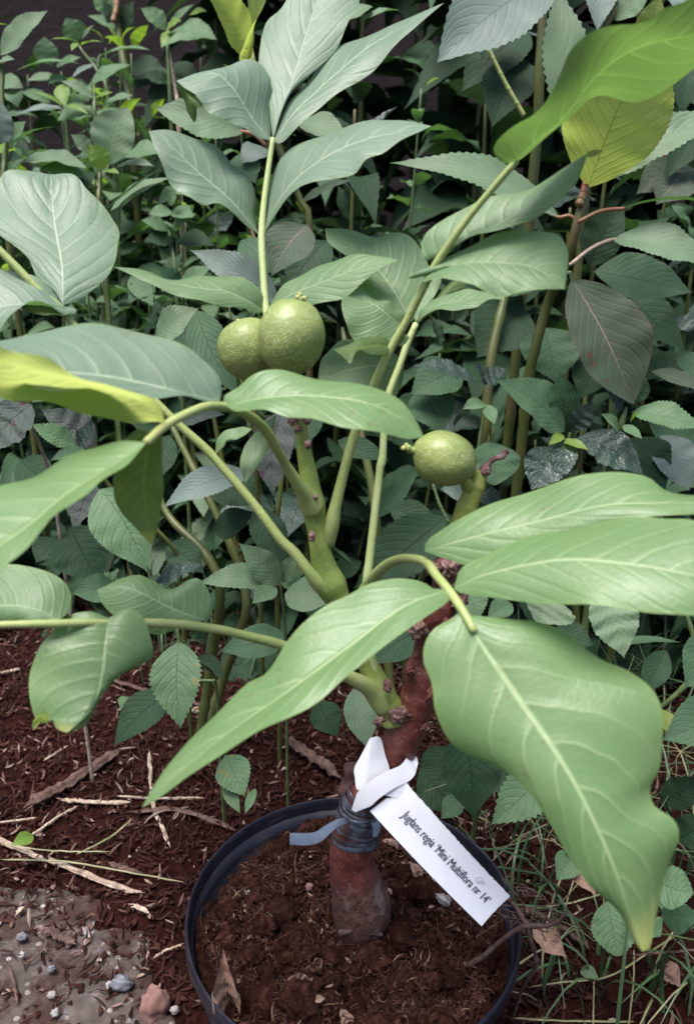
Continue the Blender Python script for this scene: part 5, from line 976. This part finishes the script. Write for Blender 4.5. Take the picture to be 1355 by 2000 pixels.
# fallen leaves
MT['dead'] = leaf_mat('dead_leaf', (.34, .215, .165), (.18, .09, .06), (.25, .12, .06), rough=.7, nv=7, bumpv=1., cell=.8, tmix=.15, patch=(.20, .10, .07), patch_amt=.5, spots=.4)
def soil_d(x, y, up=.002):
    g_ = G(x, y, RIM - .02)
    return float(np.dot(G(x, y, soil_h(g_[0], g_[1]) + up) - CAM, FW))
def fallen(label, b, t_, wd, d, mat='dead', cat='dead leaf', **k):
    if d < .58: d = soil_d((b[0] + t_[0]) / 2, (b[1] + t_[1]) / 2, .006)
    _ls[0] += 1; V, F, UV = simple_leaf(P(*b, d), P(*t_, d + k.pop('dt', .012)), pr(wd, d), nh_(.2), seed=_ls[0], teeth=0, nu=33, nv=15, **k)
    return tag(mesh('dead_leaf', V, F, MT[mat], None, UV), label, cat)
fallen('curled dry brown leaf standing in the soil at the front left of the pot', (458, 1958), (436, 1850), 52, .555, cup=.9, wave=.30, crink=.13, bend=.16, dt=-.012, shape=.55)
fallen('small tan curled leaf lying left of the pot centre', (562, 1912), (612, 1925), 34, .560, cup=.4, wave=.15, crink=.1, dt=.002)
fallen('tiny curled leaf scrap below the small tan leaf', (612, 1952), (636, 1950), 14, .565, cup=.3, dt=0)
fallen('dry leaf stub at the bottom edge of the pot soil', (665, 1970), (685, 2010), 26, .570, cup=.4, wave=.15, crink=.1, dt=.0)
fallen('brown dead leaf behind the roots right of the pot', (1040, 1808), (1108, 1872), 46, .64, cup=.4, wave=.2, crink=.10, dt=-.02)
fallen('red brown dead leaf under the big hanging leaflet', (1112, 1705), (1165, 1750), 34, .66, cup=.3, dt=-.02)
fallen('reddish dead leaf in the grass at the lower right', (1290, 1890), (1330, 1930), 46, .70, cup=.3, wave=.1, dt=-.02)
fallen('small yellow green leaf lying on the mulch at the left edge', (66, 1632), (22, 1652), 30, .78, 'young', 'leaf', dt=-.02)
fallen('small white petal on the ground right of the pot', (1135, 1890), (1172, 1915), 26, .68, 'petal' if 'petal' in MT else 'balsam_pale', 'petal', dt=-.02)
# bark pieces and stones in and beside the pot
MT['chip'] = stem_mat('bark_chip', (.22, .13, .10), (.36, .25, .20), (.12, .06, .045), rough=.8, sc_=160)
MT['stone'] = stem_mat('pebble', (.24, .22, .21), (.34, .32, .31), (.22, .15, .13), rough=.7, sc_=140)
MT['redstone'] = stem_mat('brick_pebble', (.17, .085, .07), (.22, .12, .10), None, rough=.8, sc_=140)
MT['bluestone'] = stem_mat('blue_pebble', (.10, .10, .12), (.15, .15, .17), None, rough=.6, sc_=140)
def lump(name, cat, label, x, y, rx, ry, mat, d=None, h=.004, rot=0):
    if d is None: g_ = G(x, y, h); d = float(np.dot(g_ - CAM, FW))
    o = blob(name, x, y, d, rx, ry, (rx + ry) / 2.4, MT[mat], None, .45, 1.8, seed=x * .31, rot=rot, n=18, flute=.18); return tag(o, label, cat)
for x, y, a_, b_, m, l in [(762, 1652, 16, 12, 'chip', 'pale curled bark piece just right of the trunk'), (805, 1700, 26, 12, 'chip', 'pale brown bark piece behind the label in the soil'), (845, 1728, 12, 13, 'chip', 'reddish bark piece tucked against the label edge'), (866, 1757, 16, 9, 'stone', 'white grey stone chip by the lower label edge')]:
    lump('bark_piece' if m == 'chip' else 'stone', 'bark piece' if m == 'chip' else 'stone', l, x, y, a_, b_, m, soil_d(x, y, .002), rot=-.5)
lump('stone', 'stone', 'tiny white stone in the soil left of the trunk', 482, 1744, 8, 6, 'stone', soil_d(482, 1744))
lump('stone', 'stone', 'small reddish stone left of the trunk in the pot', 604, 1733, 7, 8, 'redstone', soil_d(604, 1733))
lump('stone', 'stone', 'large flat red brown stone on the concrete at the bottom', 302, 1965, 26, 34, 'redstone')
lump('stone', 'stone', 'flat blue grey stone on the concrete by the pot', 238, 1920, 22, 13, 'bluestone')
lump('stone', 'stone', 'small pale stone beside the blue grey stone', 213, 1925, 6, 7, 'stone')
lump('stone', 'stone', 'blue grey pebble in the middle of the concrete', 101, 1892, 8, 7, 'bluestone')
lump('stone', 'stone', 'whitish pebble below the blue grey pebble', 102, 1943, 9, 7, 'stone')
lump('stone', 'stone', 'pale angular pebble near the bottom edge of the concrete', 108, 1978, 8, 8, 'stone')
lump('stone', 'stone', 'dark blue pebble near the left edge of the concrete', 42, 1830, 11, 7, 'bluestone')
lump('stone', 'stone', 'white quartz pebble beside the dark blue pebble', 44, 1865, 6, 6, 'stone')
lump('stone', 'stone', 'pale pebble at the right end of the concrete', 342, 1972, 9, 7, 'stone')
